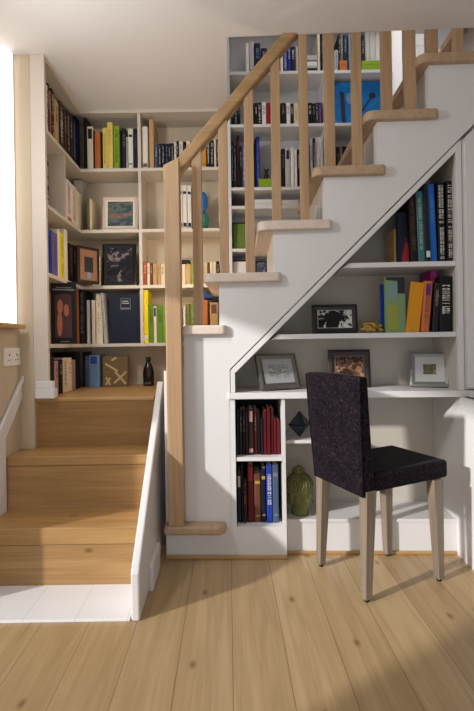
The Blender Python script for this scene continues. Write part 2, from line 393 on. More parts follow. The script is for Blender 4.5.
s.prism([(inl-.012, gz(inl-.012)+.001), (inr+.012, gz(inr+.012)+.001), (inr+.012, gz(inr+.012)+.02), (inl-.012, gz(inl-.012)+.02)], .02, D, 'y')
s.prism([(inr, zd+.001), (inr+.015, zd+.001), (inr+.015, gz(inr)), (inr, gz(inr))], .02, D, 'y')
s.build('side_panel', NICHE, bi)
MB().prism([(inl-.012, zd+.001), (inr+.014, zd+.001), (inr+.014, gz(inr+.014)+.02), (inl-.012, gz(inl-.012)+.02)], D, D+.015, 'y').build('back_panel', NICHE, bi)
def nshelf(ya, xa, yb_, t):
    z = LZ(400, ya); zb = LZ(400, yb_)
    ustart = (z - t - gz(0))/sl + .012
    MB().prism([(ustart, zb), (inr-.0005, zb), (inr-.0005, z), (ustart + t/sl + .01, z)], .012, D-.001, 'y').build('shelf', WHITE, bi, .0015)
    return z
ZS2 = nshelf(261.5, 341, 266.5, .022)
ZS3 = nshelf(332.5, 272, 337.5, .022)
# worktop
dk = thing('desk_worktop', 'long white worktop of the built-in desk under the stairs', 'desk', MS)
dl0 = LX(228, 392)
MB().box(dl0, 1.95, -.012, D+.015, zd-.030, zd).build('worktop', WHITE, dk, bevel=.003)
MB().box(frr+.01, 1.95, -.6, -.0125, zd-.030, zd).build('worktop_return', WHITE, dk, bevel=.003)
# low bookcase
lb = thing('low_bookcase', 'low white open bookcase filled with dark and red books under the desk', 'bookcase', MS)
cz = zd-.031
xl0, xl1 = LX(229.5, 470), LX(236, 470)
xr0, xr1 = LX(282.5, 470), LX(286, 470)
zsh, zpt = LZ(260, 457.5), LZ(260, 526.5)
q = MB(); q.box(xl0, xl1, 0, .04, 0.0, cz)
q.build('face_frame', WHITE, lb, bevel=.0015)
MB().box(xl1, xr1, .0, .02, 0.0, zpt-.001).build('plinth', WHITE, lb, bevel=.0015)
MB().box(xr0+.0002, xr1-.0005, .021, D-.002, 0, zpt).box(xr0, xr1-.0005, .001, D-.002, zpt, cz).build('divider', SHELFT, lb)
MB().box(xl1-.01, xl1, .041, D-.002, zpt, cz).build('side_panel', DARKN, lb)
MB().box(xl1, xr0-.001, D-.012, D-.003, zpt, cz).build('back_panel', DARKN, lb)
MB().box(xl1+.001, xr0-.001, .004, D-.014, zsh-.018, zsh).build('shelf', WHITE, lb, bevel=.001)
MB().box(xl1+.001, xr0-.001, .021, D-.014, zpt-.014, zpt).build('bottom_board', WHITE, lb)
# display shelf and base box beside
zp2 = LZ(350, 519.0, .045)
db = thing('display_cabinet', 'white raised base cabinet under the desk carrying the green head', 'cabinet', MS)
xb1 = LX(461, 530)
MB().box(xr1+.001, xb1, .05, .068, 0.0, zp2-.016).build('plinth', WHITE, db, bevel=.0015)
MB().box(xr1+.001, xb1, .044, D+.004, zp2-.015, zp2).build('top_board', WHITE, db, bevel=.0015)
o = MB().box(xr1+.001, xb1, .038, .0495, .0, .016).build('trim_4', OAKX, bevel=.004, M=MS); struct(o)
o = MB().box(ul, xr1, -.012, -.001, .0, .018).build('floor_trim', OAKX, bevel=.004, M=MS); o.name = 'trim_3'; struct(o)
MB().box(xr1+.001, 1.6, D+.005, D+.02, 0, cz).build('back_panel', NICHE, db)
o = MB().box(xr1+.001, LX(345,440), .03, D, LZ(300,443.5,.03), LZ(300,440.3,.03)).build('display_shelf', WHITE, bevel=.001, M=MS)
tag(o, 'small white shelf under the desk holding the faceted ornament', 'shelf')
ZDS = LZ(300,440.3,.03)
# right-hand return cabinet below the desk and the wall cupboard above it
rc = thing('return_cabinet', 'white base cabinet under the desk return at the right edge', 'cabinet', MS)
MB().box(xb1+.001, xb1+.02, -.58, D+.004, 0, cz).build('side_panel', WHITE, rc, bevel=.001)
MB().box(xb1+.021, 1.9, -.56, -.54, 0, cz).build('front_panel', WHITE, rc)
cu = thing('wall_cupboard', 'white panelled cupboard with a sloping top right of the shelf niche', 'cupboard', MS)
ca = frr+.004; cbx = 1.85
MB().prism([(ca, zd+.004), (cbx, zd+.004), (cbx, dz(cbx)-.02), (ca, dz(ca)-.02)], 0.0, .25, 'y').build('carcass', WHITE, cu)
dr = MB(); w_ = .05
dr.prism([(ca+.006, zd+.012), (ca+.42, zd+.012), (ca+.42, dz(ca+.42)-.035), (ca+.006, dz(ca)-.035)], -.016, -.0005, 'y')
dob = dr.build('cupboard_door', WHITE, cu, bevel=.002)
MB().prism([(ca+.06, zd+.07), (ca+.37, zd+.07), (ca+.37, dz(ca+.37)-.11), (ca+.06, dz(ca+.06)-.11)], -.019, -.0162, 'y').build('door_panel', WHITE, dob, bevel=.002)

# ================================================================== BOOKCASES ON THE LANDING
BD = .20
def bz(y, x=110): return W(x, y, YB)[1]
ZA, ZB_, ZCc, ZD_ = bz(168.3), bz(229.5), bz(285.5), bz(343.5)
SH = .020
XS = 0.015
cb1 = thing('back_bookcase', 'cream bookcase across the back of the landing under the low ceiling', 'bookcase', T((-.45, YB, ZL)))
def place(o, root): o.matrix_parent_inverse = root.matrix_world.inverted(); return o
bpy.context.view_layer.update()
xu = W(140.3, 230, YB)[0]
place(MB().box(-1.08, XS-.001, YB+BD, YB+BD+.012, ZL, ZC-.001).build('back_panel', mat('cream back panel', (206, 190, 166), .6, noise=.02), cb1), cb1)
for z in (ZA, ZB_, ZCc, ZD_):
    place(MB().box(XL-.0, XS-.002, YB, YB+BD-.001, z-SH, z).build('shelf', SHELFW, cb1, .001), cb1)
place(MB().box(XL, XS-.002, YB, YB+BD-.001, ZC-.020, ZC-.001).build('top_board', SHELFW, cb1, .001), cb1)
zz = [ZD_, ZCc-SH, ZCc, ZB_-SH, ZB_, ZA-SH, ZA, ZC-.020]
for i in range(0, 8, 2):
    place(MB().box(xu-.009, xu+.009, YB+.002, YB+BD-.002, zz[i]+.0005, zz[i+1]-.0005).build('upright', SHELFW, cb1), cb1)
place(MB().box(XS-.022, XS-.001, YB+.0005, YB+BD-.002, ZD_+.001, ZCc-SH-.001).build('upright', SHELFW, cb1), cb1)
# left bookcase
cb2 = thing('side_bookcase', 'cream bookcase along the left wall of the landing, seen edge on', 'bookcase', T((XL-.1, 2.55, ZL)))
bpy.context.view_layer.update()
YE = YB-.001
place(MB().box(-1.10, -1.085, YJ+.03, YB+BD, ZL, ZC-.001).build('back_panel', mat('cream back panel'), cb2), cb2)
place(MB().box(-.961, XL, YJ, YJ+.022, ZL+.001, ZC-.001).build('end_panel', mat('warm white panel paint', (212, 202, 188), .6, noise=.02, scale=8), cb2, .001), cb2)
for z in (ZA, ZB_, ZCc, ZD_):
    place(MB().prism([(-1.084, YJ+.031), (-.945, YJ+.0225), (XL, YJ+.0225), (XL, YE), (XL-.001, YB+BD-.002), (-1.084, YB+BD-.002)], z-SH, z, 'z').build('shelf', SHELFW, cb2, .0), cb2)
place(MB().box(-1.084, XL, YJ+.031, YE, ZC-.02, ZC-.001).build('top_board', SHELFW, cb2), cb2)
yd = F*abs(XL)/(228-66-2)
place(MB().box(-1.084, XL-.004, yd, yd+.016, ZB_+.0005, ZA-SH-.0005).build('upright', SHELFW, cb2), cb2)
# tall right bookcase through the stairwell opening
def W0(x, y): return W(x, y, YB)
RXa, RXb, RXc = W0(230, 150)[0], W0(325.5, 80)[0], W0(393, 60)[0]
rz = [W0(270, 71)[1], W0(270, 123.8)[1], W0(262, 187)[1], W0(262, 205.5)[1], W0(240, 248.5)[1], W0(240, 275.5)[1]]
ZRA, ZRB, ZRC, ZRD, ZRE, ZRF = rz
cb3 = thing('tall_bookcase', 'tall white bookcase seen between the balusters behind the upper flight', 'bookcase', T((.4, YB, ZL)))
bpy.context.view_layer.update()
place(MB().box(XS+.0, 1.62, YB+BD, YB+BD+.012, ZL, 3.4).build('back_panel', mat('pale back panel', (206, 206, 208), .6, noise=.02), cb3), cb3)
place(MB().box(XS+.0, XS+.019, YB, YB+BD-.001, ZRF-.3, 3.4).build('upright', SHELFT, cb3), cb3)
place(MB().box(RXb-.009, RXb+.009, YB, YB+BD-.001, ZRF-.3, 3.4).build('upright', SHELFT, cb3), cb3)
place(MB().box(RXc, RXc+.055, YB-.002, YB+BD-.001, ZRF-.3, 3.4).build('upright', SHELFT, cb3), cb3)
place(MB().box(1.60, 1.62, YB, YB+BD-.001, ZRF-.3, 3.4).build('upright', SHELFT, cb3), cb3)
for z in rz + [ZRA+.36]:
    place(MB().box(XS+.020, RXb-.0095, YB+.002, YB+BD-.001, z-.018, z).build('shelf', SHELFT, cb3), cb3)
for z in (ZRA, ZRB, ZRC, ZRA+.36):
    place(MB().box(RXb+.0095, RXc-.0005, YB+.002, YB+BD-.001, z-.018, z).build('shelf', SHELFT, cb3), cb3)
ZR3 = W0(430, 62)[1]
for z in (ZR3, ZR3-.36, ZR3+.42):
    place(MB().box(RXc+.056, 1.5995, YB+.002, YB+BD-.001, z-.018, z).build('shelf', SHELFT, cb3), cb3)

# ================================================================== BOOKS
COL = {'white': (232,226,218), 'cream': (226,208,178), 'ivory': (236,222,196), 'tan': (196,158,112), 'brown': (104,66,44), 'dark brown': (42,28,24),
 'black': (11,10,12), 'charcoal': (28,28,34), 'grey': (124,122,122), 'pale grey': (186,184,182), 'navy': (16,22,48), 'blue': (30,62,160), 'royal blue': (26,44,150),
 'bright blue': (28,104,200), 'light blue': (110,144,184), 'slate blue': (70,88,112), 'purple': (104,44,120), 'lilac': (112,100,150), 'maroon': (62,20,26),
 'dark red': (92,12,22), 'red': (150,18,34), 'orange': (200,112,50), 'amber': (222,150,26), 'yellow': (238,216,20), 'pale yellow': (230,206,106),
 'lime': (138,170,40), 'green': (104,140,50), 'olive': (120,116,60), 'dark green': (26,60,44), 'teal': (60,120,120), 'mint': (122,152,108), 'pink': (176,140,132),
 'gold': (190,150,60), 'rust': (170,84,50), 'magenta': (170,40,130)}
PAGES = mat('book pages', (228, 216, 190), .85, noise=.05, scale=300)
def cmat(c): return mat('cover ' + c, COL[c], .5, 0, .3, noise=.08, scale=60)
def ink(c): return mat('ink ' + c, COL[c], .5)
REG = []
def cover_mb(w, h, d, mi=0):
    t = min(.0028, w*.18); r = min(.003, w*.25)
    return MB().prism([(0,d),(0,r),(w*.18,0),(w*.82,0),(w,r),(w,d),(w-t,d),(w-t,t+r*.6),(t,t+r*.6),(t,d)], 0, h, 'z', mi)
def marks(mb, w, h, kind, mi, rnd, y0=-.0005):
    """lettering on a spine: rows of small strokes; kind v=long title, s=short title, b=band, p=panel, t=two titles"""
    def letters(za, zb, wl, xc):
        z = zb
        while z > za:
            g = rnd.uniform(.0035, .0065)*(.8+wl*16)
            k = rnd.random()
            if k < .2: z -= g*.8; continue
            mb.box(xc-wl/2, xc+wl/2, y0, .001, z-g*.28, z, mi)
            if k > .45: mb.box(xc-wl/2, xc-wl*.2, y0, .001, z-g*.75, z, mi)
            if k > .7: mb.box(xc+wl*.2, xc+wl/2, y0, .001, z-g*.75, z-g*.2, mi)
            z -= g
    wl = w*.42
    if 'v' in kind: letters(h*.18, h*.90, wl, w*.5)
    if 's' in kind: letters(h*.52, h*.86, wl, w*.5)
    if 't' in kind: letters(h*.08, h*.36, wl*.8, w*.5); letters(h*.48, h*.92, wl, w*.5)
    if 'x' in kind: letters(h*.04, h*.44, w*.52, w*.5); letters(h*.48, h*.95, w*.60, w*.5)
    if 'w' in kind: letters(h*.32, h*.84, w*.6, w*.5)
    if 'b' in kind:
        mb.box(w*.14, w*.86, y0, .001, h*.80, h*.86, mi); mb.box(w*.14, w*.86, y0, .001, h*.12, h*.15, mi)
    if 'p' in kind: mb.box(w*.18, w*.82, y0, .001, h*.72, h*.95, mi)
    if 'l' in kind: mb.box(w*.14, w*.86, y0, .001, h*.06, h*.14, mi)
def book(M, w, h, d, col, desc, shelf, kind='s', inkc='pale grey', parts=False, name='book', cat='book'):
    rnd = random.Random(len(REG)*13+5)
    w -= .0008
    if parts:
        r = thing(name, '', cat, M)
        cover_mb(w, h, d).build('cover', cmat(col), r)
        MB().box(min(.0028,w*.18)+.0002, w-min(.0028,w*.18)-.0002, .006, d-.004, .003, h-.003).build('pages', PAGES, r)
        if kind:
            m = MB(); marks(m, w, h, kind, 0, rnd); m.build('spine_lettering', ink(inkc), r)
    else:
        m = cover_mb(w, h, d); t = min(.0028, w*.18)
        m.box(t, w-t, .006, d-.004, .003, h-.003, 1)
        if kind: marks(m, w, h, kind, 2, rnd)
        r = m.build(name, [cmat(col), PAGES, ink(inkc)], M=M); r['category'] = cat
    REG.append((r, desc, shelf, len(REG)))
    return r
def row_back(items, zb, shelf, Y=None, d=.15, parts=False, frame=None):
    """items: (x0,x1,ytop,colour,[kind],[ink],[desc],[lean]) measured at the depth of the spines"""
    Y = Y or YB+.022
    for it in items:
        x0, x1, yt, col = it[:4]
        kind = it[4] if len(it) > 4 else 's'; ic = it[5] if len(it) > 5 else 'pale grey'; desc = it[6] if len(it) > 6 else None; lean = it[7] if len(it) > 7 else 0.0
        if frame is None:
            ym = yt + 20
            X0, X1 = W(x0, ym, Y)[0], W(x1, ym, Y)[0]; zt = W((x0+x1)/2, yt, Y)[1]
            M = T((X0, Y, zb+.0005))
        else:
            ym = it[8] if len(it) > 8 else yt+20
            X0, X1 = LX(x0, ym, Y), LX(x1, ym, Y); zt = LZ((x0+x1)/2, yt, Y)
            M = MS @ T((X0, Y, zb+.0005))
        w = X1-X0; h = zt-zb
        if lean:
            h = h/math.cos(lean) - abs(math.sin(lean))*w*.5
            M = M @ (RY(lean) if lean < 0 else (T((w, 0, 0)) @ RY(lean) @ T((-w, 0, 0))))
        rr = random.Random(int(x0*7)+int(yt))
        M = M @ T((0, rr.uniform(0, .012), 0))
        book(M, w, h, d, col, desc or (col + ' book'), shelf, kind, ic, parts)
def row_left(items, zb, shelf, d=.14):
    X = XL-.018
    for it in items:
        x0, x1, yt, col = it[:4]
        kind = it[4] if len(it) > 4 else 's'; ic = it[5] if len(it) > 5 else 'pale grey'; desc = it[6] if len(it) > 6 else None
        def Yof(x, y): return X / ray(x, y)[0]
        ym = yt+30
        ya, yb = Yof(x0, ym), Yof(x1, ym); zt = EYE + ray(x0, yt)[1]*ya
        M = T((X, ya, zb+.0005)) @ RZ(PI/2)
        book(M, yb-ya, max(.06, zt-zb), d, col, desc or (col + ' book'), shelf, kind, ic)

S = 'top shelf of side bookcase'
row_left([(46.3,48.2,84,'white','v','rust','white red-marked book'),(48.3,49.9,83,'black'),(50,51.6,90,'rust','s','pale grey','rust brown book'),(51.7,54.6,88,'black','t','white','black white-lettered book'),
 (55,59.3,98,'tan','s','brown','tan orange book'),(59.8,64,101,'charcoal','v','white','charcoal white-lettered book'),(64.3,67.3,108,'maroon','s','pink','maroon book'),(67.4,70.2,110,'charcoal','v','pale grey','charcoal slim book'),
 (70.5,73,113,'dark brown'),(73.1,76.2,117,'charcoal','v','light blue','charcoal blue-lettered book'),(76.4,80.3,116,'navy','s','blue','navy book')], ZA, S)
S = 'second shelf of side bookcase'
row_left([(46.2,49.8,160,'charcoal','t','white','dark book with white spiral marks'),(67,72,178.5,'white','vl','orange','white book with orange emblem'),(72.2,76.8,184,'white','v','pink','white book with vertical title'),
 (76.9,80.6,190,'ivory',''),(80.8,83.4,193,'cream','')], ZB_, S)
S = 'third shelf of side bookcase'
row_left([(47.6,52.6,228,'blue','v','navy','blue mottled book'),(52.8,58.2,231,'lilac','v','purple','lilac book'),(58.3,60.1,229,'white','','white','white slipcase edge book'),(60.3,64.6,232,'yellow','t','lime','yellow book with green lettering'),(64.8,68.2,229,'white','','white','broad white book'),
 (69.2,74,243,'dark brown','v','pink','speckled brown book'),(74.2,76.8,245,'maroon')], ZCc, S)
S = 'fifth shelf of side bookcase'
row_left([(47.5,51,350,'black',''),(51.2,55,356,'dark brown','','tan'),(55.2,59.2,361,'pink','s','brown','dusty pink book'),(59.5,63.5,360,'black','s','tan'),(63.8,68,358,'cream','v','brown','cream book with brown title'),
 (68.2,72.4,358,'ivory','s','tan'),(72.6,76.2,360,'pink','','brown','pale pink book'),(76.4,80.5,352,'black','')], ZL, S)
S = 'top shelf behind the landing, left bay'
row_back([(83,86.3,117,'black','s','navy','tall black corner book'),(86.7,93,126,'ivory','p','black','ivory book with black panel'),(93.1,94.3,130,'black',''),(94.4,100,131,'orange','v','rust','orange book'),(100.2,102,132,'black','','white'),
 (102.2,107,127,'pale yellow','v','gold','pale yellow book'),(107.1,112.6,122,'pale yellow','s','gold','tall pale yellow book'),(113.2,119.2,125,'lime','v','dark green','lime green book'),(119.5,121.5,130,'black','','white'),
 (121.6,126,128,'charcoal','s','grey','charcoal book'),(126.2,128,137,'pale grey','v','brown','slim pale book'),(128.2,133,129,'white','b','navy','white book with navy bands'),(133.3,137.6,128,'navy','s','slate blue','navy book')], ZA, S)
S = 'top shelf behind the landing, right bay'
row_back([(142,147.6,126,'white','l','brown','broad white book'),(149,153.6,119,'tan','','brown','tall tan book'),(154.6,158,144,'slate blue','s'),(158.2,161.4,143.5,'charcoal','v','pale grey'),(161.6,165,143.5,'navy','v','pale grey'),
 (165.1,168.2,143,'charcoal','v','light blue'),(168.3,171,143,'navy','s','pale grey'),(171.1,174,143,'charcoal','v'),(174.2,176.6,142,'white','s','red','white red-lettered book'),(176.8,179,141,'black','s','white'),(179.2,183,141,'white','v','maroon','white maroon-lettered book'),
 (183.2,186.4,141,'black','s','red'),(186.6,190,141,'ivory','s','brown'),(190.2,193,141,'maroon','b','gold'),(193.2,197,141,'charcoal','v'),(197.2,202.6,140,'cream','s','brown'),(202.8,206.2,138,'amber','b','brown','amber gold book'),
 (206.4,210.2,140,'navy','v','white'),(210.3,214,139.5,'charcoal','v','white','charcoal white-lettered book'),(214.2,216.4,139,'ivory','s'),(216.6,219.6,139,'maroon','v','cream'),(220,224,139,'cream','s','brown'),(224.2,227.4,140,'charcoal','s')], ZA, S)
S = 'second shelf behind the landing'
row_back([(86.8,89,198,'olive','','tan','olive green book'),(89.2,91.8,199,'cream','','tan','slim cream book'),(178,182.2,185,'white','bl','charcoal','white magazine binder'),(182.5,187,185,'white','bl','charcoal','white magazine binder'),(187.3,191.4,185,'white','bl','charcoal','white magazine binder'),
 (191.8,195.4,185,'charcoal','b','orange','charcoal book with orange bands')], ZB_, S)
S = 'third shelf behind the landing'
row_back([(92.4,94.4,255,'white','s','pale grey','slim white book'),(94.6,100,256,'ivory','','tan','ivory book'),(143.2,147,262,'rust','s','cream','rust small book'),(147.2,150,263,'ivory','s','brown'),(150.2,152.6,263,'brown','s','cream'),(152.8,157,264,'tan','s','rust'),(157.2,160.8,264,'tan','s','brown'),(161,165,264,'cream','s','brown'),
 (178,181.6,264,'tan','s','brown'),(181.8,185.8,264,'cream','','brown'),(186,191,264,'tan','','rust'),(191.2,195.6,262,'lime','v','green','lime green book'),(196,199.8,263,'tan',''),(200,203.8,263,'cream',''),(204,207.6,262.5,'cream','s','rust'),(207.8,210,262.5,'brown',''),(210.2,213,262,'ivory','s'),
 (213.2,216.4,262,'cream','','tan'),(216.6,219.6,261,'black','s')], ZCc, S)
S = 'fourth shelf behind the landing'
row_back([(75.5,78.6,286,'orange','','tan','tan orange book'),(79,84.2,287,'charcoal','v','light blue','black book with blue script spine'),(84.4,86,291,'black',''),(86.3,90,300,'white','s','pale grey'),(90.1,91,298,'black',''),(91.2,94.8,300,'white','s','cream'),(95.4,102.2,294,'ivory','v','tan','broad ivory book with title'),
 (141.8,148.2,290,'yellow','l','white','bright yellow book'),(148.6,153.2,304,'green','s','dark green'),(153.4,156.6,306,'ivory','p','charcoal','ivory book'),(156.8,163,305,'green','s','dark green'),(163.2,169,305,'lime','s'),
 (178,181.6,306,'ivory','','tan','ivory book'),(181.8,183,308,'black',''),(183.2,185.8,306,'white','','tan'),(186,190,304,'olive',''),(190.2,195,304,'green','s'),(195.2,202.6,302,'ivory',''),(202.8,208.2,300,'orange','','tan','orange box file'),
 (208.3,209.6,303,'black',''),(210,218.4,302.5,'tan','p','brown','tan box file with brown label')], ZD_, S)
row_back([(103.8,107,293,'pale grey','v','slate blue','pale grey leaning book',-.07)], ZD_, S)
S = 'landing floor shelf'
row_back([(82.4,84.4,352,'black',''),(84.6,88.4,356,'slate blue','s','light blue','slate blue book'),(88.6,99,355,'light blue','p','blue','light blue and white book')], ZL, S, Y=YB+.03)
# tall bookcase
S = 'top visible shelf of tall bookcase'
row_back([(246,249,43,'white','','grey'),(249.4,254.2,41,'pale grey','l','grey','pale grey broad book'),(254.5,261,43,'navy','s','light blue'),(261.4,267.6,48,'navy','s'),(268,271.2,50,'white','s'),(271.4,275,52,'black','s'),(275.2,280,52,'grey','s'),(280.4,283.2,48,'ivory','','tan'),(283.5,287.8,45,'royal blue','v','white','royal blue book'),(288,291,45,'royal blue','s','white','royal blue book'),
 (291.2,295.8,46,'black','s','white'),(296,299,47,'pale grey','s'),(317.6,320.2,34,'ivory','','grey','tall ivory book'),(320.4,324,33,'black','s','grey','tall black book')], ZRA, S)
row_back([(328.6,334,42,'white','s'),(334.8,338.6,50,'pale grey','v','teal','pale mottled book'),(338.8,340.8,34,'black','s'),(340.9,343.8,33,'grey','s','white'),(344,347.6,34,'charcoal','s'),(348.8,351,34,'light blue','','white','slim light blue book'),(352,356,36,'navy','s'),(356.2,361.4,35,'grey','s'),(362,365.2,35,'black','s'),
 ], ZRA, 'top shelf of middle tall bay')
row_back([(366,370.2,31,'white','','grey','white magazine'),(370.4,375.8,31,'white','l','light blue','white magazine'),(376,382,31,'white','','blue','white magazine'),(382.2,388,32,'pale grey','','blue','grey magazine')], ZRA, 'top shelf of middle tall bay', Y=YB+.085, d=.11)
S = 'second visible shelf of tall bookcase'
row_back([(231.8,234.6,107,'black','s'),(234.8,237.4,105,'charcoal','v'),(237.6,240.4,104,'black','s'),(240.6,243.6,103,'grey','v','charcoal'),(243.8,247,103,'black','s','white'),(247.2,250,103,'charcoal','s'),(250.2,254.8,103,'black',''),(255,257.6,102.5,'black','s','white'),(257.8,261.8,102.5,'charcoal','v','white','charcoal lettered book'),(262.2,266.4,102,'white','s','red','white book'),(266.7,272.6,102,'red','s','dark red','bright red book'),
 (273,277,103,'black','s'),(277.2,281,103,'maroon','s'),(281.2,286,103,'black','s','tan'),(286.8,290.8,102.5,'white','s','black','white black-lettered book'),(291,294,103,'black','s','white'),(294.4,299,103,'cream','v','gold','cream book'),(299.4,303.6,103,'ivory','s'),(303.8,308,103,'charcoal','s'),
 (308.3,312.6,102.5,'black','s','white'),(312.8,315.8,102.5,'charcoal','s'),(316,318.8,102.5,'dark green','v','pale grey','dark green book'),(319,322.4,102,'purple','v','pink','purple book')], ZRB, S)
S = 'third visible shelf of tall bookcase'
row_back([(231.4,233.4,141,'charcoal','v','pale grey'),(233.6,236.6,145,'charcoal','v','light blue','charcoal blue-lettered book'),(236.8,239.6,135,'black','t','red','black book with red title'),(239.8,242.2,146,'black','s'),(242.4,246,144,'lilac','v','white','grey-lilac book'),(246.4,250,142,'black','s','white'),(250.2,254.4,143,'navy','s'),(254.7,256,138,'black',''),(256.2,259.8,136,'royal blue','v','light blue','royal blue book'),
 (281.8,285.4,148,'black','s','grey'),(285.6,290.4,148,'pale grey','p','charcoal','pale grey patterned book'),(290.8,294.4,147,'white','','grey','broad white book'),(294.8,297.4,149,'white','s'),(297.6,300.6,149,'black','s'),(301,304.4,146,'maroon','s'),(304.8,310,144,'grey','s'),(310.8,313.2,137,'pale grey','s','maroon'),(313.4,315.6,138,'charcoal','v','white','charcoal lettered book'),(315.8,318.4,136.5,'white','v','grey','white journal'),(318.6,320.8,136.5,'white','v','grey','white journal'),(321,323.4,136.5,'white','v','grey','white journal')], ZRC, S)
row_back([(328.6,333,146,'grey','s'),(333.3,337,146,'charcoal','s'),(337.3,340.6,146.5,'black','s','grey'),(340.8,343,148,'grey','s'),(343.2,347.4,146,'black','s'),(347.6,352,146,'black','s'),(352.4,357,147,'maroon','s'),(357.2,362,147,'grey','s')], ZRC, 'third shelf of middle tall bay')

# books in the desk niche and low bookcase, with parts
S = 'upper shelf of the desk niche'
FR = 'MS'
def nb(items, zb, shelf, Y, d=.17): row_back(items, zb, shelf, Y, d, True, FR)
nb([(411.5,418.6,192,'black','v','brown','black book, leftmost black spine,',-.035,255),(419,425.8,191,'teal','v','pale grey','teal and silver book',-.03,255),(426.2,431.4,184,'charcoal','l','white','charcoal book with white foot',-.035,255),(431.8,438.6,183.5,'bright blue','s','light blue','bright blue book',-.03,255),
 (439.4,446.8,181,'black','x','white','black book left of the last,',-.012,255),(448.2,454.6,180.5,'black','x','white','black book touching the right side,',0,255)], ZS2, S, .03)
S = 'middle shelf of the desk niche'
nb([(433,439,283,'charcoal','s','pink','charcoal leaning book',.07,328),(440.5,453,276,'black','w','white','thick black book with block white title',.02,328)], ZS3, S, .03)
S = 'middle shelf of the low bookcase'
Yq = .045
nb([(236.8,239.4,413,'black',''),(239.6,242.6,411,'charcoal','s','grey'),(242.8,245.4,410,'black','s','grey'),(245.6,248.2,412,'maroon','s','purple','very dark maroon book'),(248.4,253.6,409,'dark brown','pl','pink','dark book with pink label'),(253.8,257.2,409,'dark red','s','pink','slim dark red book'),
 (257.4,260.6,413,'black',''),(261,263,418,'charcoal','','grey'),(263.2,267,411,'dark red','s','maroon','dark red book'),(267.2,270.4,408.5,'dark red','s','maroon','tallest dark red book'),(270.6,273.8,408.5,'dark red','b','maroon','dark red banded book'),(274,276.6,419,'dark red','','maroon','short dark red book'),(276.8,280.4,420,'dark red','','maroon','rightmost dark red book')], zsh, S, Yq)
S = 'bottom shelf of the low bookcase'
nb([(237.4,241.2,474,'charcoal','p','pale grey','charcoal book with pale panel'),(241.4,243.4,468,'black',''),(243.6,247.2,486,'dark brown','s','rust','short dark brown book'),(247.6,253.6,465,'dark red','p','red','large red book'),(254.4,261,475,'brown','b','gold','brown and gold patterned book'),
 (261.4,266,469,'navy','b','gold','navy book'),(266.6,272.4,465.5,'blue','w','white','blue book with white lettering'),(272.8,278.6,465,'slate blue','b','grey','slate blue book')], zpt, S, .04)

# labels for the books: the look, then the place in its row when two look alike
def finish_books():
    from collections import defaultdict
    d = defaultdict(list)
    for r, desc, shelf, k in REG: d[(desc, shelf)].append(r)
    ords = ['first', 'second', 'third', 'fourth', 'fifth', 'sixth', 'seventh', 'eighth', 'ninth', 'tenth']
    for (desc, shelf), rs in d.items():
        desc = desc.strip(',')
        for i, r in enumerate(rs):
            cat = desc.split()[-1] if desc.split()[-1] in ('binder', 'magazine', 'file') else 'book'
            if len(rs) == 1: lab = '%s on the %s' % (desc, shelf)
            else:
                e = {1: 'leftmost', len(rs): 'rightmost'}.get(i+1) or ords[i]
                lab = ('%s of the %ss on the %s' % (e, desc, shelf)) if e != ords[i] else ('%s from left of the %ss on the %s' % (e, desc, shelf))
            ws = lab.split()
            if len(ws) > 16: lab = ' '.join(w for w in ws if w != 'the')
            r['label'] = lab
            r['category'] = 'book' if cat in ('book', 'file') else cat
            r['group'] = 'books on the ' + shelf

# ---- books that face out or lie at an angle, each by itself
def face_book(M, w, h, t, col, label, deco=None, group=None):
    """a book showing its front cover towards -Y"""
    r = thing('book', label, 'book', M, group)
    t2 = .0025
    c = MB().box(0, w, 0, t2, 0, h); c.box(0, w, t-t2, t, 0, h); c.box(0, t2, t2, t-t2, 0, h)
    c.build('cover', cmat(col), r, .0006); MB().box(t2+.0002, w-.004, t2+.0003, t-t2-.0003, .003, h-.003).build('pages', PAGES, r)
    if deco: deco(r, w, h)
    return r
# large navy book facing out on the fourth shelf
X0, Z1 = W(109, 318, YB+.05)[0], W(120, 293.5, YB+.05)[1]; X1 = W(139.5, 318, YB+.05)[0]
def d1(r, w, h):
    m = MB(); a, b, c, d = w*.38, w*.70, h*.68, h*.90; t = .0012
    m.box(a, b, -.0006, .0004, c, c+t); m.box(a, b, -.0006, .0004, d-t, d); m.box(a, a+t, -.0006, .0004, c, d); m.box(b-t, b, -.0006, .0004, c, d)
    m.box(a+.008, b-.012, -.0006, .0004, d-.02, d-.014); m.box(a+.008, b-.008, -.0006, .0004, d-.033, d-.027); m.box(a+.005, b-.005, -.0006, .0004, c+.006, c+.009)
    m.build('title_box', ink('pale grey'), r)
face_book(T((X0, YB+.05, ZD_+.0005)) @ RX(-.03), X1-X0, Z1-ZD_, .03, 'navy', 'large navy book facing out with a small square title box', d1)
# black book with portrait cover near the landing corner
Ya = 2.50
X0, X1 = W(51.5, 315, Ya)[0], W(73.5, 315, Ya)[0]
def d2(r, w, h):
    m = MB().box(w*.16, w*.80, -.0006, .0004, h*.10, h*.76)
    m.prism([(w*.16+w*.64*(.5+.5*math.cos(a)), h*.76+h*.05*math.sin(a)) for a in [PI*k/10 for k in range(11)]], -.0006, .0004, 'y')
    p = m.build('cover_picture', mat('dark red brown print', (70, 26, 20), .4), r)
    f = MB(); f.ball((w*.36, -.0004, h*.60), .026, sc=(.62, .03, 1.6)); f.ball((w*.60, -.0004, h*.54), .023, sc=(.62, .03, 1.6)); f.ball((w*.34, -.0004, h*.32), .03, sc=(.5, .03, 2.4))
    f.build('printed_figures', mat('flesh print', (178, 108, 78), .5, noise=.3, scale=60), p)
    MB().box(w*.08, w*.92, -.0006, .0004, h*.86, h*.885).box(w*.2, w*.8, -.0006, .0004, h*.90, h*.915).box(w*.35, w*.7, -.0006, .0004, h*.03, h*.042).build('cover_lettering', ink('grey'), r)
hh = W(52, 281.5, Ya)[1]-ZD_
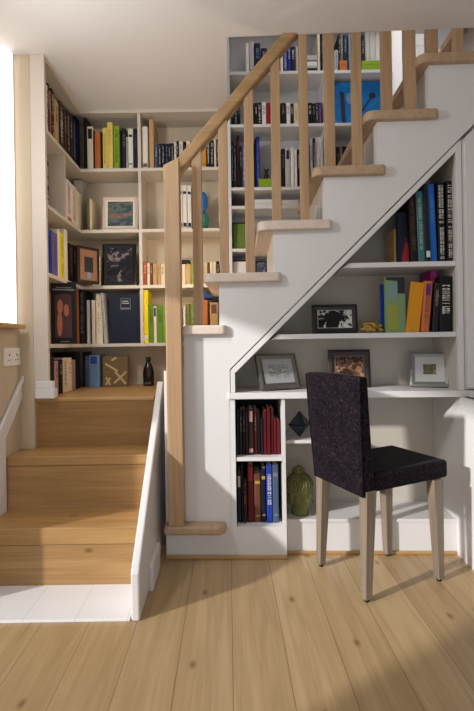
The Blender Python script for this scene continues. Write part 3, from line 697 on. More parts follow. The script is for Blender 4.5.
face_book(T((X0-.004, Ya, ZD_+.0005)) @ RZ(.32), (X1-X0)*1.12, hh, .045, 'black', 'large black book facing out with two faces in a framed cover picture', d2)
# brown bordered book facing out on the third shelf (side bookcase)
def d3(r, w, h):
    p = MB().box(w*.12, w*.88, -.0006, .0004, h*.08, h*.92).build('cover_picture', mat('brown print', (150, 104, 70), .5, noise=.3, scale=30), r)
    m = MB().box(w*.3, w*.7, -.001, .0004, h*.3, h*.72); m.build('printed_doorway', mat('near black print', (24, 22, 26), .5), p)
    MB().ball((w*.5, -.0008, h*.22), .016, sc=(1, .05, 1.2)).build('printed_vase', mat('blue print', (120, 140, 170), .5), p)
Yc = 2.62; X0 = W(77.5, 265, Yc)[0]; X1 = W(90.5, 268, Yc+.12)[0]
face_book(T((X0, Yc, ZCc+.0005)) @ RZ(.9), .15, W(77.5, 245, Yc)[1]-ZCc, .02, 'dark brown', 'brown book with bordered cover angled on the third shelf', d3)

def mf(px0, px1, ymid, ytop, zb, v, t, col, label, deco=None, rot=0.0, lean=0.0, rx=-.02):
    u0, u1 = LX(px0, ymid, v), LX(px1, ymid, v); h = LZ((px0+px1)/2, ytop, v)-zb
    return face_book(MS @ T((u0, v, zb+.0008)) @ RZ(rot) @ RY(lean) @ RX(rx), (u1-u0)/math.cos(rot), h, t, col, label, deco)
# navy cover with red figure, upper niche shelf
def d4(r, w, h):
    p = MB().prism([(w*.25, .003), (w*.97, .003), (w*.97, h*.20), (w*.80, h*.30), (w*.72, h*.42), (w*.55, h*.40), (w*.45, h*.28), (w*.3, h*.18)], -.0007, .0003, 'y').build('printed_dress', ink('red'), r)
    MB().ball((w*.62, -.0004, h*.47), .009, sc=(1, .05, 1.2)).build('printed_head', ink('dark brown'), p)
    MB().box(w*.9, w*.97, -.0007, .0003, h*.42, h*.95).build('cover_lettering', ink('light blue'), r)
mf(398.5, 411, 240, 212, ZS2, .06, .016, 'navy', 'dark blue book with a red printed figure beside the black spines', d4, 0.0, -.02)
# tan end board
b = MS @ T((LX(394, 250, .09), .09, ZS2+.0005)); book(b, .012, .17, .12, 'tan', 'tan slim book behind the dark blue cover', 'upper shelf of the desk niche', '', 'brown', True)
# mint cover
def d5(r, w, h):
    MB().box(w*.42, w*.97, -.0007, .0003, h*.60, h*.995).build('dark_corner', ink('charcoal'), r)
    MB().box(w*.05, w*.41, -.0007, .0003, h*.55, h*.97).build('sky_panel', ink('teal'), r)
    MB().box(w*.03, w*.62, -.0007, .0003, h*.03, h*.52).build('leaf_panel', ink('lime'), r)
def d5(r, w, h):
    MB().prism([(w*.62, h*.70), (w*.995, h*.70), (w*.995, h*.997), (w*.04, h*.997), (w*.04, h*.95), (w*.62, h*.93)], -.0007, .0003, 'y').build('dark_corner', ink('charcoal'), r)
    MB().box(w*.10, w*.60, -.0007, .0003, h*.60, h*.90).build('pale_blue_panel', mat('pale blue print', (120, 150, 150), .5), r)
    MB().box(w*.10, w*.62, -.0007, .0003, h*.04, h*.50).build('leaf_panel', mat('leaf print', (146, 156, 58), .5), r)
mf(386, 406, 310, 277, ZS3, .045, .022, 'mint', 'pale green book facing out with a dark corner, beside the yellow book', d5, .05, .0)
mf(381.5, 392, 312, 284, ZS3, .10, .02, 'blue', 'blue book half hidden behind the pale green book', None, 0, 0)
# yellow leaning
def d6(r, w, h): MB().box(w*.25, w*.8, -.0007, .0003, h*.06, h*.09).build('cover_lettering', ink('gold'), r)
mf(406, 419, 329, 281, ZS3, .040, .014, 'amber', 'golden yellow book leaning between pale green and orange books', d6, .02, .13)
nb([(422,430,281,'orange','pv','purple','orange and purple leaning book',.09,330)], ZS3, 'middle shelf of the desk niche', .028)
M = MS @ T((LX(431.5, 300, .10), .10, ZS3+.0005)); book(M, .030, LZ(433, 271, .10)-ZS3, .14, 'magenta', 'magenta book standing behind the orange book', 'middle shelf of the desk niche', '', 'pink', True)
M = MS @ T((LX(441, 300, .175), .175, ZS3+.0005)); book(M, .050, LZ(446, 268, .175)-ZS3, .09, 'red', 'red book standing behind the thick black book', 'middle shelf of the desk niche', 's', 'rust', True)
# red cap band on thick black book handled by the book behind

# stack of papers and flat books
def flat(name, x0, x1, y0, y1, Y, col, label, cat='book', d=.15, group=None):
    X0, X1 = W(x0, y0, Y)[0], W(x1, y0, Y)[0]; z1, z0 = W(x0, y0, Y)[1], W(x0, y1, Y)[1]
    m = MB().box(X0, X1, Y, Y+d, z0, z0+(z1-z0)*.18); m.box(X0, X1, Y, Y+d, z1-(z1-z0)*.18, z1); m.box(X0, X0+.003, Y, Y+d, z0, z1); m.box(X0+.003, X1-.003, Y+.003, Y+d-.003, z0, z1, 1)
    return tag(m.build(name, [cmat(col), PAGES]), label, cat, group)
yy = 69.9
Zs = ZRA+.0005
G = 'stack of flat books on the tall bookcase'
for c, hpx, lab in (('charcoal', 4.2, 'charcoal flat book at the bottom of the stack on the tall bookcase'), ('pale grey', 2.6, 'pale grey flat book second from bottom of the tall bookcase stack'), ('white', 3.6, 'white flat book in the middle of the tall bookcase stack'), ('grey', 2.0, 'grey flat book second from top of the tall bookcase stack'), ('pale grey', 4.6, 'pale grey flat book topmost on the tall bookcase stack')):
    Y = YB+.02; h = hpx/163.0; X0, X1 = W(305, 60, Y)[0], W(317, 60, Y)[0]
    m = MB().box(X0, X1, Y, Y+.15, Zs, Zs+h*.2); m.box(X0, X1, Y, Y+.15, Zs+h*.8, Zs+h); m.box(X0+.002, X1-.002, Y+.002, Y+.148, Zs+h*.2, Zs+h*.8, 1); m.box(X0, X1, Y, Y+.002, Zs+h*.2, Zs+h*.8)
    tag(m.build('book', [cmat(c), PAGES]), lab, 'book', G); Zs += h+.0004
# boxes
def slab(name, x0, x1, yt, zb, Y, d, col, label, cat, lid=True):
    X0, X1 = W(x0, yt, Y)[0], W(x1, yt, Y)[0]; zt = W((x0+x1)/2, yt, Y)[1]
    r = thing(name, label, cat, T((X0, Y, zb+.0005))); w, h = X1-X0, zt-zb
    MB().box(.0015, w-.0015, .0015, d-.0015, 0, h*.8).build('base', cmat(col), r)
    MB().box(0, w, 0, d, h*.62, h).build('lid', cmat(col), r, bevel=.001)
    return h
slab('storage_box', 362, 383, 60.5, ZRA, YB+.012, .065, 'lime', 'lime green flat box in front of white magazines', 'box')
hb = slab('storage_box', 258.5, 274.5, 178.8, ZRC, YB+.015, .10, 'lime', 'lime green box under the dark figurine on tall bookcase', 'box')
slab('storage_box', 339.6, 347.4, 60.5, ZRA, YB+.006, .014, 'orange', 'small orange box before dark books on tall bookcase', 'box')
slab('storage_box', 73.5, 82.5, 180, ZB_, YB+.10, .08, 'pale grey', 'pale box behind white books in the landing corner', 'box')
slab('storage_box', 413, 424, 34, ZR3, YB+.03, .12, 'pale grey', 'pale magazine box in the far right bay of bookcase', 'box')
slab('storage_box', 404.5, 412.5, 40, ZR3, YB+.03, .12, 'grey', 'grey box left of the pale magazine box, far right bay', 'box')
slab('storage_box', 439, 452, 48, ZR3, YB+.03, .12, 'pale grey', 'pale grey box at the right end behind the stairs', 'box')
slab('storage_box', 231.5, 245, 199, ZRD, YB+.05, .12, 'dark brown', 'dark brown box on the short shelf of tall bookcase', 'box')
# paper stacks on the short shelf
for x0, x1, yt, lab in ((254.5, 279, 199.5, 'left pile of white papers on the short shelf of tall bookcase'), (282, 298, 200.5, 'right pile of white papers on the short shelf of tall bookcase')):
    Y = YB+.02; X0, X1 = W(x0, yt, Y)[0], W(x1, yt, Y)[0]; zt = W(x0, yt, Y)[1]; m = MB(); z = ZRD+.0005; k = 0
    rr = random.Random(int(x0))
    while z < zt:
        a = rr.uniform(-.004, .004); m.box(X0+a, X1+a, Y+abs(a), Y+.15+a, z, z+.003); z += .0034
    tag(m.build('paper_stack', mat('white paper', (236, 234, 228), .8)), lab, 'papers', 'paper piles on the short shelf')

# ================================================================== PICTURE FRAMES
def frame(M, w, h, bw, t, fmat, label, matc, pic, mw=.0, strut=True, name='picture_frame', group=None, inner=None):
    """stands facing -Y, origin bottom left front"""
    r = thing(name, label, 'painting' if name == 'painting' else 'picture frame', M, group)
    m = MB(); R3 = M.to_3x3(); ln = math.tan(math.asin(max(-1, min(1, -(R3 @ Vector((0,1,0))).z))))
    o = [(0,0),(w,0),(w,h),(0,h)]; i = [(bw,bw),(w-bw,bw),(w-bw,h-bw),(bw,h-bw)]
    vs = [(x,0.002,z) for x,z in o] + [(x + (bw*.45 if x == 0 else -bw*.45), -.002, z + (bw*.45 if z == 0 else -bw*.45)) for x,z in o] + [(x,.003,z) for x,z in i] + [(x,t,z) for x,z in o]
    fs = []
    for k in range(4):
        j = (k+1) % 4
        fs += [(k, j, 4+j, 4+k), (4+k, 4+j, 8+j, 8+k), (j, k, 12+k, 12+j)]
    fs.append((12, 13, 14, 15))
    fs.append((8, 9, 10, 11))
    m.add(vs, fs); m.build('frame', fmat, r, .0008)
    mm = MB().box(bw-.001, w-bw+.001, .0022, .0029, bw-.001, h-bw+.001).build('mount', mat('mount %s' % str(matc), matc, .6), r)
    a = bw+mw
    pc = MB().box(a, w-a, .0012, .0021, a*1.0, h-a).build('picture', pic, r)
    if inner: inner(pc, w, h)
    if strut:
        MB().prism([(t+.0002, t*ln+.001), (t+h*.30, (t+h*.30)*ln), (t+.004, h*.8), (t+.0002, h*.8)], w*.46, w*.54, 'x').build('easel_strut', mat('black card', (26, 25, 26), .7), r)
    return r
SILV = mat('brushed silver', (150, 150, 148), .5, .6, noise=.1, scale=200)
PEWT = mat('pewter silver', (128, 126, 120), .38, .8, noise=.15, scale=150)
BLKF = mat('black frame lacquer', (20, 18, 18), .3)
DKF = mat('dark walnut frame', (46, 34, 34), .35, noise=.15, scale=80)
PINKF = mat('pale pink frame', (228, 206, 190), .5)
# F1 silver, front left of the desk, turned slightly
u = LX(261.5, 389, .03)
frame(MS @ T((u, .030, zd+.009)) @ RZ(.42) @ RX(-.33), .218, .178, .030, .022, PEWT, 'wide pewter frame with small grey print at left end of desk', (176, 178, 180), picture_mat('grey print', [(60,66,66), (150,156,154), (210,210,206)], 60), .026)
# F2 black on the middle shelf
u = LX(312, 320, .10)
frame(MS @ T((u, .09, ZS3+.0016)) @ RX(-.10), LX(357.5,320,.10)-u, LZ(334,304.5,.10)-ZS3, .028, .014, BLKF, 'black frame with a plant silhouette print on the middle niche shelf', (215,212,208), picture_mat('leafy silhouette print', [(24,22,24), (30,28,30), (196,196,194), (222,222,220)], 26), .001)
# F3 dark walnut behind the chair
u = LX(329, 370, .17)
frame(MS @ T((u, .17, zd+.0016)) @ RZ(-.04) @ RX(-.14), LX(371,370,.17)-u, LZ(350,349.5,.17)-zd, .032, .014, DKF, 'dark walnut frame with figures photo behind the chair back', (120,98,84), picture_mat('warm group photo', [(50,36,32), (96,72,58), (176,128,100), (206,168,140)], 30), .004)
# F4 silver on the right
u = LX(410.5, 384, .15)
frame(MS @ T((u, .16, zd+.005)) @ RZ(-.36) @ RX(-.30), .182, .176, .026, .014, SILV, 'square silver frame with tiny garden photo at right of desk', (214,214,214), picture_mat('tiny green photo', [(40,50,30), (110,104,80), (180,170,150)], 70), .036)
# landing frames
x0, x1 = W(102.5, 212, YB+.05)[0], W(138, 212, YB+.05)[0]
frame(T((x0, YB+.04, ZB_+.001)) @ RX(-.10), x1-x0, W(120,196,YB+.05)[1]-ZB_, .022, .012, PINKF, 'pale pink frame with a seaside print on the second landing shelf', (236,226,210), picture_mat('seaside print', [(70,84,88), (96,112,112), (150,106,84), (186,150,120)], 14, 1.0, (1,1,2)), .010)
x0, x1 = W(102, 263, YB+.03)[0], W(136, 263, YB+.03)[0]
frame(T((x0, YB+.025, ZCc+.001)) @ RZ(.05) @ RX(-.08), x1-x0, W(120,243,YB+.03)[1]-ZCc, .026, .014, BLKF, 'black frame with a dark family photo on the third landing shelf', (20,20,24), picture_mat('dark family photo', [(18,18,26), (40,36,44), (130,120,120), (90,110,50)], 15), .001)
x0, x1 = W(232, 235, YB+.04)[0], W(249, 235, YB+.04)[0]
frame(T((x0, YB+.04, ZRE+.001)) @ RX(-.06), x1-x0, W(240,222,YB+.04)[1]-ZRE, .010, .012, BLKF, 'dark frame with a plain green picture behind the first balusters', (92,116,50), picture_mat('green field picture', [(84,110,44), (104,130,56), (112,138,60)], 6), .001)
x0, x1 = W(232, 265, YB+.04)[0], W(251, 265, YB+.04)[0]
frame(T((x0, YB+.04, ZRF+.001)) @ RX(-.06), x1-x0, W(240,260,YB+.04)[1]-ZRF, .010, .012, BLKF, 'small black frame with white card on lowest tall bookcase shelf', (236,232,228), mat('blank card', (232,226,224), .6), .004)
x0, x1 = W(255.5, 265, YB+.04)[0], W(268, 265, YB+.04)[0]
frame(T((x0, YB+.04, ZRF+.001)) @ RX(-.06), x1-x0, W(262,261,YB+.04)[1]-ZRF, .008, .012, BLKF, 'small black frame with dark photo on lowest tall bookcase shelf', (60,60,70), picture_mat('dusk photo', [(20,22,34), (90,96,116), (170,170,180)], 30), .001)
# blue painting leaning in the tall bookcase
x0, x1 = W(329.5, 100, YB+.05)[0], W(384, 100, YB+.05)[0]
def blue_art(pc, w, h):
    m = MB().prism([(w*.22, h*.05), (w*.30, h*.05), (w*.28, h*.75), (w*.20, h*.8)], .0002, .0011, 'y'); m.ball((w*.80, .0008, h*.68), .022, sc=(1, .04, .9)); m.prism([(w*.56, h*.3), (w*.6, h*.3), (w*.79, h*.64), (w*.76, h*.64)], .0002, .0011, 'y')
    m.build('painted_shapes', ink('navy'), pc)
    MB().ball((w*.40, .0008, h*.62), .03, sc=(1, .03, 1.2)).build('painted_petal', ink('light blue'), pc)
frame(T((x0, YB+.05, ZRB+.001)) @ RX(-.06), x1-x0, W(356,80,YB+.05)[1]-ZRB, .004, .012, mat('blue canvas edge', (20,90,150), .6), 'bright blue abstract painting leaning behind the balusters', (30,110,180), picture_mat('blue paint', [(14,70,140), (24,120,190), (40,150,210)], 9), .0, True, 'painting', None, blue_art)
# brown patterned picture box on the landing
x0, x1 = W(102.5, 370, YB+.05)[0], W(127.5, 370, YB+.05)[0]; w = x1-x0; h = W(115,356,YB+.05)[1]-ZL
r = thing('decorated_panel', 'brown square panel with a pale crossed ribbon pattern on the landing', 'ornament', T((x0, YB+.05, ZL+.001)) @ RX(-.05))
MB().box(0, w, 0, .03, 0, h).build('board', mat('olive brown board', (112, 88, 52), .6, noise=.2, scale=30), r, .001)
m = MB()
for (a, b, c, d) in ((.45,.10,.95,.48), (.50,.48,.92,.08), (.12,.05,.3,.28), (.3,.05,.14,.3), (.1,.75,.6,.5), (.35,.85,.55,.95)):
    dx, dz_ = (c-a)*w, (d-b)*h; l = math.hypot(dx, dz_); nx, nz = -dz_/l*.006, dx/l*.006
    m.prism([(a*w+nx, b*h+nz), (a*w-nx, b*h-nz), (c*w-nx, d*h-nz), (c*w+nx, d*h+nz)], -.001, .0004, 'y')
m.build('ribbon_pattern', mat('pale ribbon', (196, 172, 118), .5), r)
# dark bottle
r = thing('bottle', 'black rounded bottle standing alone on the landing floor shelf', 'bottle', T((W(148.5,370,YB+.07)[0], YB+.07, ZL+.0005)))
MB().lathe([(.030,0),(.034,.006),(.035,.07),(.033,.10),(.024,.125),(.015,.142),(.012,.155),(.0125,.160)], 20, sx=1.0, sy=.8).build('bottle_body', mat('black glaze', (24,16,18), .18), r)
MB().lathe([(.014,.160),(.016,.164),(.016,.176),(.011,.181)], 16).build('stopper', mat('dark stopper', (40,30,30), .3), r)
MB().box(-.02, .02, -.0295, -.026, .012, .024).build('bottle_label', mat('label grey', (80,72,70), .5), r)
# dark tray, blue cloth on top of books
tag(MB().box(W(178,262,YB+.03)[0], W(190,262,YB+.03)[0], YB+.025, YB+.14, W(180,264,YB+.03)[1]+.004, W(180,260,YB+.03)[1]).build('flat_case', cmat('black'), bevel=.004), 'black flat case lying on the tan books right of the newel', 'case')
m = MB(); xa, xb = W(203.5,295,YB+.03)[0], W(212,295,YB+.03)[0]; z0 = W(205,299.3,YB+.03)[1]
m.prism([(xa, z0+.004), (xb, z0+.004), (xb+.004, z0+.018), (xa+.01, z0+.052), (xa, z0+.05)], YB+.03, YB+.13, 'y')
tag(m.build('pouch', mat('blue cloth', (44,74,130), .8, bump=.3), bevel=.006), 'blue pouch lying on top of the orange box file', 'pouch')
m = MB().box(W(212.2,300,YB+.03)[0]+.002, W(219.5,300,YB+.03)[0], YB+.03, YB+.14, W(215,302,YB+.03)[1]+.002, W(215,296,YB+.03)[1])
tag(m.build('flat_case', cmat('black'), bevel=.004), 'black case lying on the tan box file beside blue pouch', 'case')
# oval ornaments
for (yc, hy, c, lab, nm) in ((201.5, 10, (24,96,170), 'blue glazed oval dish standing above the green one', 0), (219.8, 6.2, (20,110,84), 'small green glazed oval dish below the blue one', 1)):
    Y = YB+.06 - .02*nm; X, Z = W(203.2 if nm == 0 else 205, yc, Y)
    m = MB().ball((X, Y, Z), hy/163.0, 20, 10, sc=(.5 if nm == 0 else .75, .18, 1.0))
    if nm == 0: hz = (Z-hy/163.0)-ZB_; m.box(X-.012, X+.012, Y+.012, Y+.03, ZB_+.0005, Z); m.box(X-.018, X+.018, Y-.004, Y+.03, ZB_+.0005, ZB_+.006)
    else: m.box(X-.02, X+.02, Y-.004, Y+.008, ZB_+.0005, Z-hy/163.0+.004)
    tag(m.build('oval_dish', mat('glaze %d' % nm, c, .15, coat=.6)), lab, 'dish')
# figurine on the lime box
Y = YB+.06; X = W(266.3, 172, Y)[0]; zb = ZRC+hb+.001
r = thing('figurine', 'small dark bronze figurine standing on the lime green box', 'figurine', T((X, Y, zb)))
MB().lathe([(.016,0),(.016,.006),(.010,.008),(.012,.022),(.017,.034),(.012,.044),(.006,.05)], 14).build('body', mat('dark bronze', (60,48,36), .35, .7), r)
m = MB().ball((0,0,.060), .012, sc=(1,1,1.1)); m.ball((-.012,0,.072), .006); m.ball((.012,0,.072), .006); m.build('head', mat('dark bronze'), r)

# ================================================================== NICHE ORNAMENTS
# gold scrunched ornament
r0 = thing('gold_ornament', 'crumpled gold ornament beside the black frame on niche shelf', 'ornament', MS @ T((LX(372.5,330,.08), .09, ZS3+.001)))
m = MB(); rr = random.Random(3)
for k in range(95):
    a = rr.uniform(0, 2*PI); q = rr.uniform(0, 1)**.6; x, y = .052*q*math.cos(a), .032*q*math.sin(a); zz_ = .012+.040*(1-q**4)*rr.uniform(.15, 1.0)
    m.ball((x, y, zz_), rr.uniform(.009, .013), 7, 4, sc=(1.3, 1, .8), M=None)
m.build('petals', mat('antique gold', (172,140,74), .35, .75, noise=.35, scale=120), r0)
# faceted dark blue ornament
c = L(299.5, 424, .12); hz = (LZ(299.5, 411.5, .12)-ZDS)/2; hw = (LX(311,424,.12)-LX(288.5,424,.12))/2
r = thing('faceted_ornament', 'dark blue faceted diamond ornament on the small display shelf', 'ornament', MS @ T((c[0], .12, ZDS+.0005)) @ RZ(.35))
m = MB(); vs = [(0,0,2*hz)] + [(hw*1.05*math.cos(PI/2*k), hw*1.05*math.sin(PI/2*k), hz) for k in range(4)] + [(0,0,0)]
m.add(vs, [(0,1+k,1+(k+1) % 4) for k in range(4)] + [(5,1+(k+1) % 4,1+k) for k in range(4)])
ob = m.build('faceted_body', mat('slate blue glass', (58,68,88), .12, .3, coat=.5), r)
m = MB()
def rod(mb, a, b, rad=.0022, mi=0):
    a, b = Vector(a), Vector(b); d = b-a; M = Matrix.Translation(a) @ d.to_track_quat('Z', 'Y').to_matrix().to_4x4()
    mb.lathe([(rad,0),(rad,d.length)], 8, mi, M)
for k in range(4): rod(m, vs[0], vs[1+k]); rod(m, vs[5], vs[1+k]); rod(m, vs[1+k], vs[1+(k+1) % 4])
m.build('edge_strips', mat('near black metal', (20,22,30), .3, .6), r)

# green sculpted head with curled hair
ub = L(299, 517, .11); zb = zp2+.0008; Hh = LZ(299, 465.5, .11)-zb
r = thing('head_sculpture', 'green glazed serene head sculpture with curled hair under the desk', 'sculpture', MS @ T((ub[0]+.006, .12, zb)) @ RZ(.85) @ Matrix.Diagonal((1.06, 1.06, 1, 1)))
GRN = mat('green crackle glaze', (108,112,62), .25, noise=.25, scale=60, coat=.4)
k = Hh/.24
prof = []
def headsurf():
    m = MB(); seg, rings = 40, 34; vs = []; fs = []
    for i in range(rings+1):
        t = i/rings; z = t*.205
        # half widths: neck, jaw, cheek, skull
        if t < .16: rx = .040; ry = .042
        elif t < .34: q = (t-.16)/.18; q = q*q*(3-2*q); rx = .040+.011*q; ry = .042+.014*q
        elif t < .62: q = (t-.34)/.28; rx = .051+.007*math.sin(q*PI/2); ry = .056+.008*math.sin(q*PI/2)
        else: q = (t-.62)/.38; rx = .058*math.sqrt(max(0, 1-q**2.3))+.001; ry = .064*math.sqrt(max(0, 1-q**2.3))+.001
        for s_ in range(seg):
            a = 2*PI*s_/seg; x = rx*math.cos(a); y = ry*math.sin(a)
            front = max(0, -math.sin(a))
            if .16 <= t < .40: y -= .008*front**3                      # chin
            # nose
            nz = math.exp(-((t-.44)/.055)**2); y -= .014*nz*math.exp(-(math.cos(a)/.13)**2)*(1 if math.sin(a) < 0 else 0)
            y -= .005*math.exp(-((t-.53)/.05)**2)*math.exp(-(math.cos(a)/.10)**2)*(1 if math.sin(a) < 0 else 0)
            # eye sockets
            if math.sin(a) < 0:
                for sgn in (-1, 1): y += .006*math.exp(-((t-.50)/.03)**2)*math.exp(-((math.cos(a)-sgn*.38)/.17)**2)
                y -= .004*math.exp(-((t-.33)/.016)**2)*math.exp(-(math.cos(a)/.25)**2)   # lips
                y += .004*math.exp(-((t-.375)/.018)**2)*math.exp(-(math.cos(a)/.3)**2)*.5
            vs.append((x*k, y*k, z*k))
    for i in range(rings):
        for s_ in range(seg): fs.append((i*seg+s_, i*seg+(s_+1) % seg, (i+1)*seg+(s_+1) % seg, (i+1)*seg+s_))
    fs.append(list(range(seg-1, -1, -1))); fs.append([rings*seg+s_ for s_ in range(seg)])
    m.add(vs, fs, 0, True)
    return m
headsurf().build('face', GRN, r)
m = MB()
for i in range(11):
    t = .56+.43*i/10; q = (t-.62)/.38; q = max(0, q)
    rx = .058*math.sqrt(max(0, 1-q**2.3)); ry = .064*math.sqrt(max(0, 1-q**2.3)); n = max(5, int(2*PI*rx/.0125))
    for s_ in range(n):
        a = 2*PI*(s_+.5*(i % 2))/n
        if t < .70 and math.sin(a) < -.25 - (t-.56)*4: continue
        m.ball((rx*math.cos(a)*k, ry*math.sin(a)*k, t*.205*k), .0068*k, 8, 5)
for i in range(6):
    t = .26+.30*i/6
    for s_ in range(15):
        a = .25+(PI-.5)*s_/14; m.ball((.053*math.cos(a)*k, .060*math.sin(a)*k, t*.205*k), .0068*k, 8, 5)
m.ball((0, .004*k, .207*k), .026*k, 16, 8, sc=(1, 1, 1.1))
for i in range(4):
    zq = .012+.008*i; rq = math.sqrt(max(0, .027**2-(zq-.005)**2))
    for s_ in range(9-i): a = 2*PI*s_/(9-i); m.ball((rq*math.cos(a)*k, (.004+rq*math.sin(a))*k, (.200+zq)*k), .0065*k, 8, 5)
m.build('curled_hair', GRN, r)
for sgn in (-1, 1):
    MB().ball((sgn*.059*k, .004*k, .088*k), .016*k, 12, 8, sc=(.35, .6, 1.9)).build('ear', GRN, r)
m = MB()
for sgn in (-1, 1):
    m.ball((sgn*.021*k, -.054*k, .101*k), .0085*k, 12, 6, sc=(1.3, .5, .55))
m.build('eyelids', GRN, r)
m = MB().ball((0, -.064*k, .067*k), .0085*k, 12, 6, sc=(1.5, .5, .45)); m.build('lips', GRN, r)

# ================================================================== DINING CHAIR
A = Vector((.395, 2.035)); B = Vector((.526, 1.757)); Cc = Vector((.889, 1.902))
sd = (B-A).normalized(); fd = Vector((.372, .155)).normalized()       # sideways (left leg to near leg), forward (back to seat front)
ax = math.atan2(sd.y, sd.x)
# chair frame: x = sideways from far to near, y = forward
Mc = Matrix(((sd.x, fd.x, 0, A.x), (sd.y, fd.y, 0, A.y), (0, 0, 1, 0), (0, 0, 0, 1)))
loc = (A+B)/2
cw = (B-A).length; cdp = .375
ch = thing('dining_chair', 'dark aubergine velvet dining chair with weathered wooden legs, turned to the desk', 'chair', T((loc.x, loc.y, 0)) @ RZ(math.atan2(-fd.x, fd.y)))
# local: x right of the sitter, y forward
hw = cw/2
def leg(xb, yb, xt, yt, zt, a, b):
    m = MB(); vs = []
    for (cx_, cy_, z, s_) in ((xb, yb, .012, a), (xt, yt, zt, b)):
        vs += [(cx_-s_, cy_-s_, z), (cx_+s_, cy_-s_, z), (cx_+s_, cy_+s_, z), (cx_-s_, cy_+s_, z)]
    m.add(vs, [(3,2,1,0),(4,5,6,7),(0,1,5,4),(1,2,6,5),(2,3,7,6),(3,0,4,7)])
    o = m.build('leg', LEGW, ch, .002)
    MB().lathe([(.009,0),(.010,.002),(.010,.012)], 12, M=T((xb, yb, 0))).build('foot_pad', mat('black rubber', (20,20,20), .6), o)
ZSB = .415
for sgn in (-1, 1):
    leg(sgn*hw, 0.0, sgn*(hw-.006), .018, ZSB+.01, .0150, .024)
    fi = .045 if sgn < 0 else 0.0
    leg(sgn*(hw-fi), cdp-fi*.8, sgn*(hw-.004-fi*.6), cdp-.012-fi*.4, ZSB+.01, .0150, .024)
def cushion(pts8, name, bev):
    m = MB(); m.add(pts8, [(3,2,1,0),(4,5,6,7),(0,1,5,4),(1,2,6,5),(2,3,7,6),(3,0,4,7)]); return m.build(name, VELVET, ch, bev, 4)
sw = hw+.011
cushion([(-sw, .03, ZSB), (sw, .03, ZSB), (sw, cdp+.050, ZSB+.012), (-sw, cdp+.050, ZSB+.012), (-sw, .03, .490), (sw, .03, .490), (sw, cdp+.050, .500), (-sw, cdp+.050, .500)], 'seat', .014)
m = MB(); nz = 10; nx = 6; vs = []; fs = []
# curved, leaning back
rows = []
for side in (0, 1):
    for i in range(nz+1):
        t = i/nz; z = (ZSB-.015)+t*(.868-ZSB+.015)
        lean = -.026*t**1.3 - (.004*math.sin(PI*t)); th_ = .064-.022*t
        wd = sw+.022*t if True else sw
        for j in range(nx+1):
            x = -wd+2*wd*j/nx; bow = .010*(1-(2*j/nx-1)**2)*t
            crown = .006*(1-(2*j/nx-1)**2)*(1 if i == nz else 0)
            yb_ = -.020+lean-bow
            vs.append((x, yb_ if side == 0 else yb_+th_, z+crown-(.010*(1-t) if False else 0)))
n1_ = (nz+1)*(nx+1)
idx = lambda s_, i, j: s_*n1_+i*(nx+1)+j
for i in range(nz):
    for j in range(nx):
        fs.append((idx(0,i,j), idx(0,i,j+1), idx(0,i+1,j+1), idx(0,i+1,j))); fs.append((idx(1,i,j), idx(1,i+1,j), idx(1,i+1,j+1), idx(1,i,j+1)))
    fs.append((idx(0,i,0), idx(0,i+1,0), idx(1,i+1,0), idx(1,i,0))); fs.append((idx(0,i,nx), idx(1,i,nx), idx(1,i+1,nx), idx(0,i+1,nx)))
for j in range(nx):
    fs.append((idx(0,0,j), idx(1,0,j), idx(1,0,j+1), idx(0,0,j+1))); fs.append((idx(0,nz,j), idx(0,nz,j+1), idx(1,nz,j+1), idx(1,nz,j)))
m.add(vs, fs, 0, False)
bk = m.build('backrest', VELVET, ch, .011, 4)
for p in bk.data.polygons: p.use_smooth = True
for sgn in (-1, 1):
    m = MB(); pr = None
    for i in range(nz+1):
        t = i/nz; z = (ZSB-.01)+t*(.862-ZSB+.01); p = (sgn*(sw+.022*t-.001), -.018-.026*t**1.3-.004*math.sin(PI*t), z)
        if pr: rod(m, pr, p, .0028)
        pr = p
    m.build('piping', VELVET, bk)

finish_books()

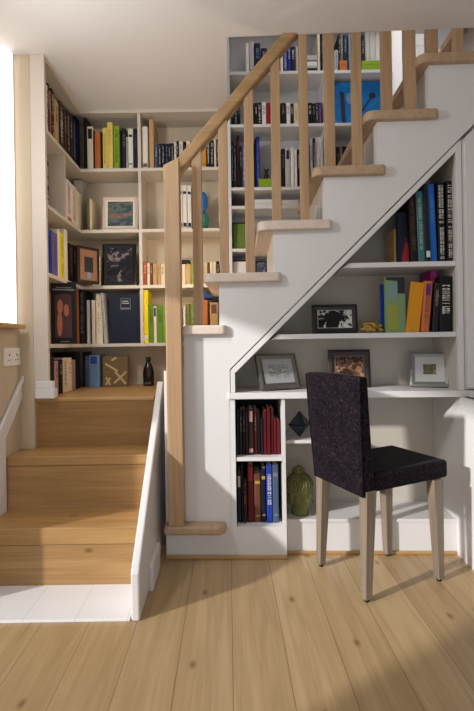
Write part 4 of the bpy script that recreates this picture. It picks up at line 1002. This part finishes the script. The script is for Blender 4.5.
# ================================================================== LIGHT
def area(name, loc, target, size, power, col, sy=None):
    l = bpy.data.lights.new(name, 'AREA'); l.energy = power; l.color = col; l.size = size
    if sy: l.shape = 'RECTANGLE'; l.size_y = sy
    o = bpy.data.objects.new(name, l); C.objects.link(o); o.location = loc
    d = Vector(target)-Vector(loc); o.rotation_euler = d.to_track_quat('-Z', 'Y').to_euler()
    return o
sun = bpy.data.lights.new('sun', 'SUN'); sun.energy = 3.6; sun.angle = math.radians(2.6); sun.color = (1.0, .97, .94)
so = bpy.data.objects.new('sun', sun); C.objects.link(so)
so.rotation_euler = Vector((.85, .50, -.33)).to_track_quat('-Z', 'Y').to_euler()
area('left_soft_fill', (-.98, 1.40, 1.95), (.5, 2.2, 1.5), .28, 11, (.94, .98, 1.0), .28)  # added fill from the left, gives the tread nosings soft shadows
area('daylight', (-1.0, -1.2, 1.6), (.6, 2.3, 1.3), 1.4, 9, (.93, .96, 1.0), 1.8)
area('ceiling_bounce_fill', (.3, -1.0, .35), (.1, 1.6, 2.45), 1.8, 10, (.92, .96, 1.0))  # added upward fill in place of daylight bounced off the floor
area('landing_warm_fill', (-.50, .9, 2.42), (-.60, 2.8, 1.5), .25, 1.5, (1.0, .80, .56))  # added warm fill without a fixture, aimed from the room at the landing shelves
area('stairwell_light', (.75, 2.50, 3.40), (.6, 2.8, 1.8), .5, 3.5, (.95, .97, 1.0))
pt = bpy.data.lights.new('landing_lamp', 'POINT'); pt.energy = 4.0; pt.color = (1.0, .80, .56); pt.shadow_soft_size = .025
po = bpy.data.objects.new('landing_lamp', pt); C.objects.link(po); po.location = (-.290, 2.42, 1.42)
w = bpy.data.worlds.new('world'); scene.world = w; w.use_nodes = True
w.node_tree.nodes['Background'].inputs[0].default_value = (.80, .88, 1.0, 1); w.node_tree.nodes['Background'].inputs[1].default_value = .34

# ================================================================== CAMERA
cam = bpy.data.cameras.new('camera'); co = bpy.data.objects.new('camera', cam); C.objects.link(co)
co.matrix_world = T((0, 0, EYE)) @ RX(PI/2) @ RZ(-ROLL)
cam.sensor_fit = 'VERTICAL'; cam.sensor_height = 36.0; cam.sensor_width = 24.0; cam.lens = 36.0*F/711.0
cam.shift_x = 9.0/711.0; cam.shift_y = -11.5/711.0; cam.clip_start = .02
scene.camera = co
scene.view_settings.view_transform = 'Standard'; scene.view_settings.look = 'None'; scene.view_settings.exposure = 0.0; scene.view_settings.gamma = 1.0
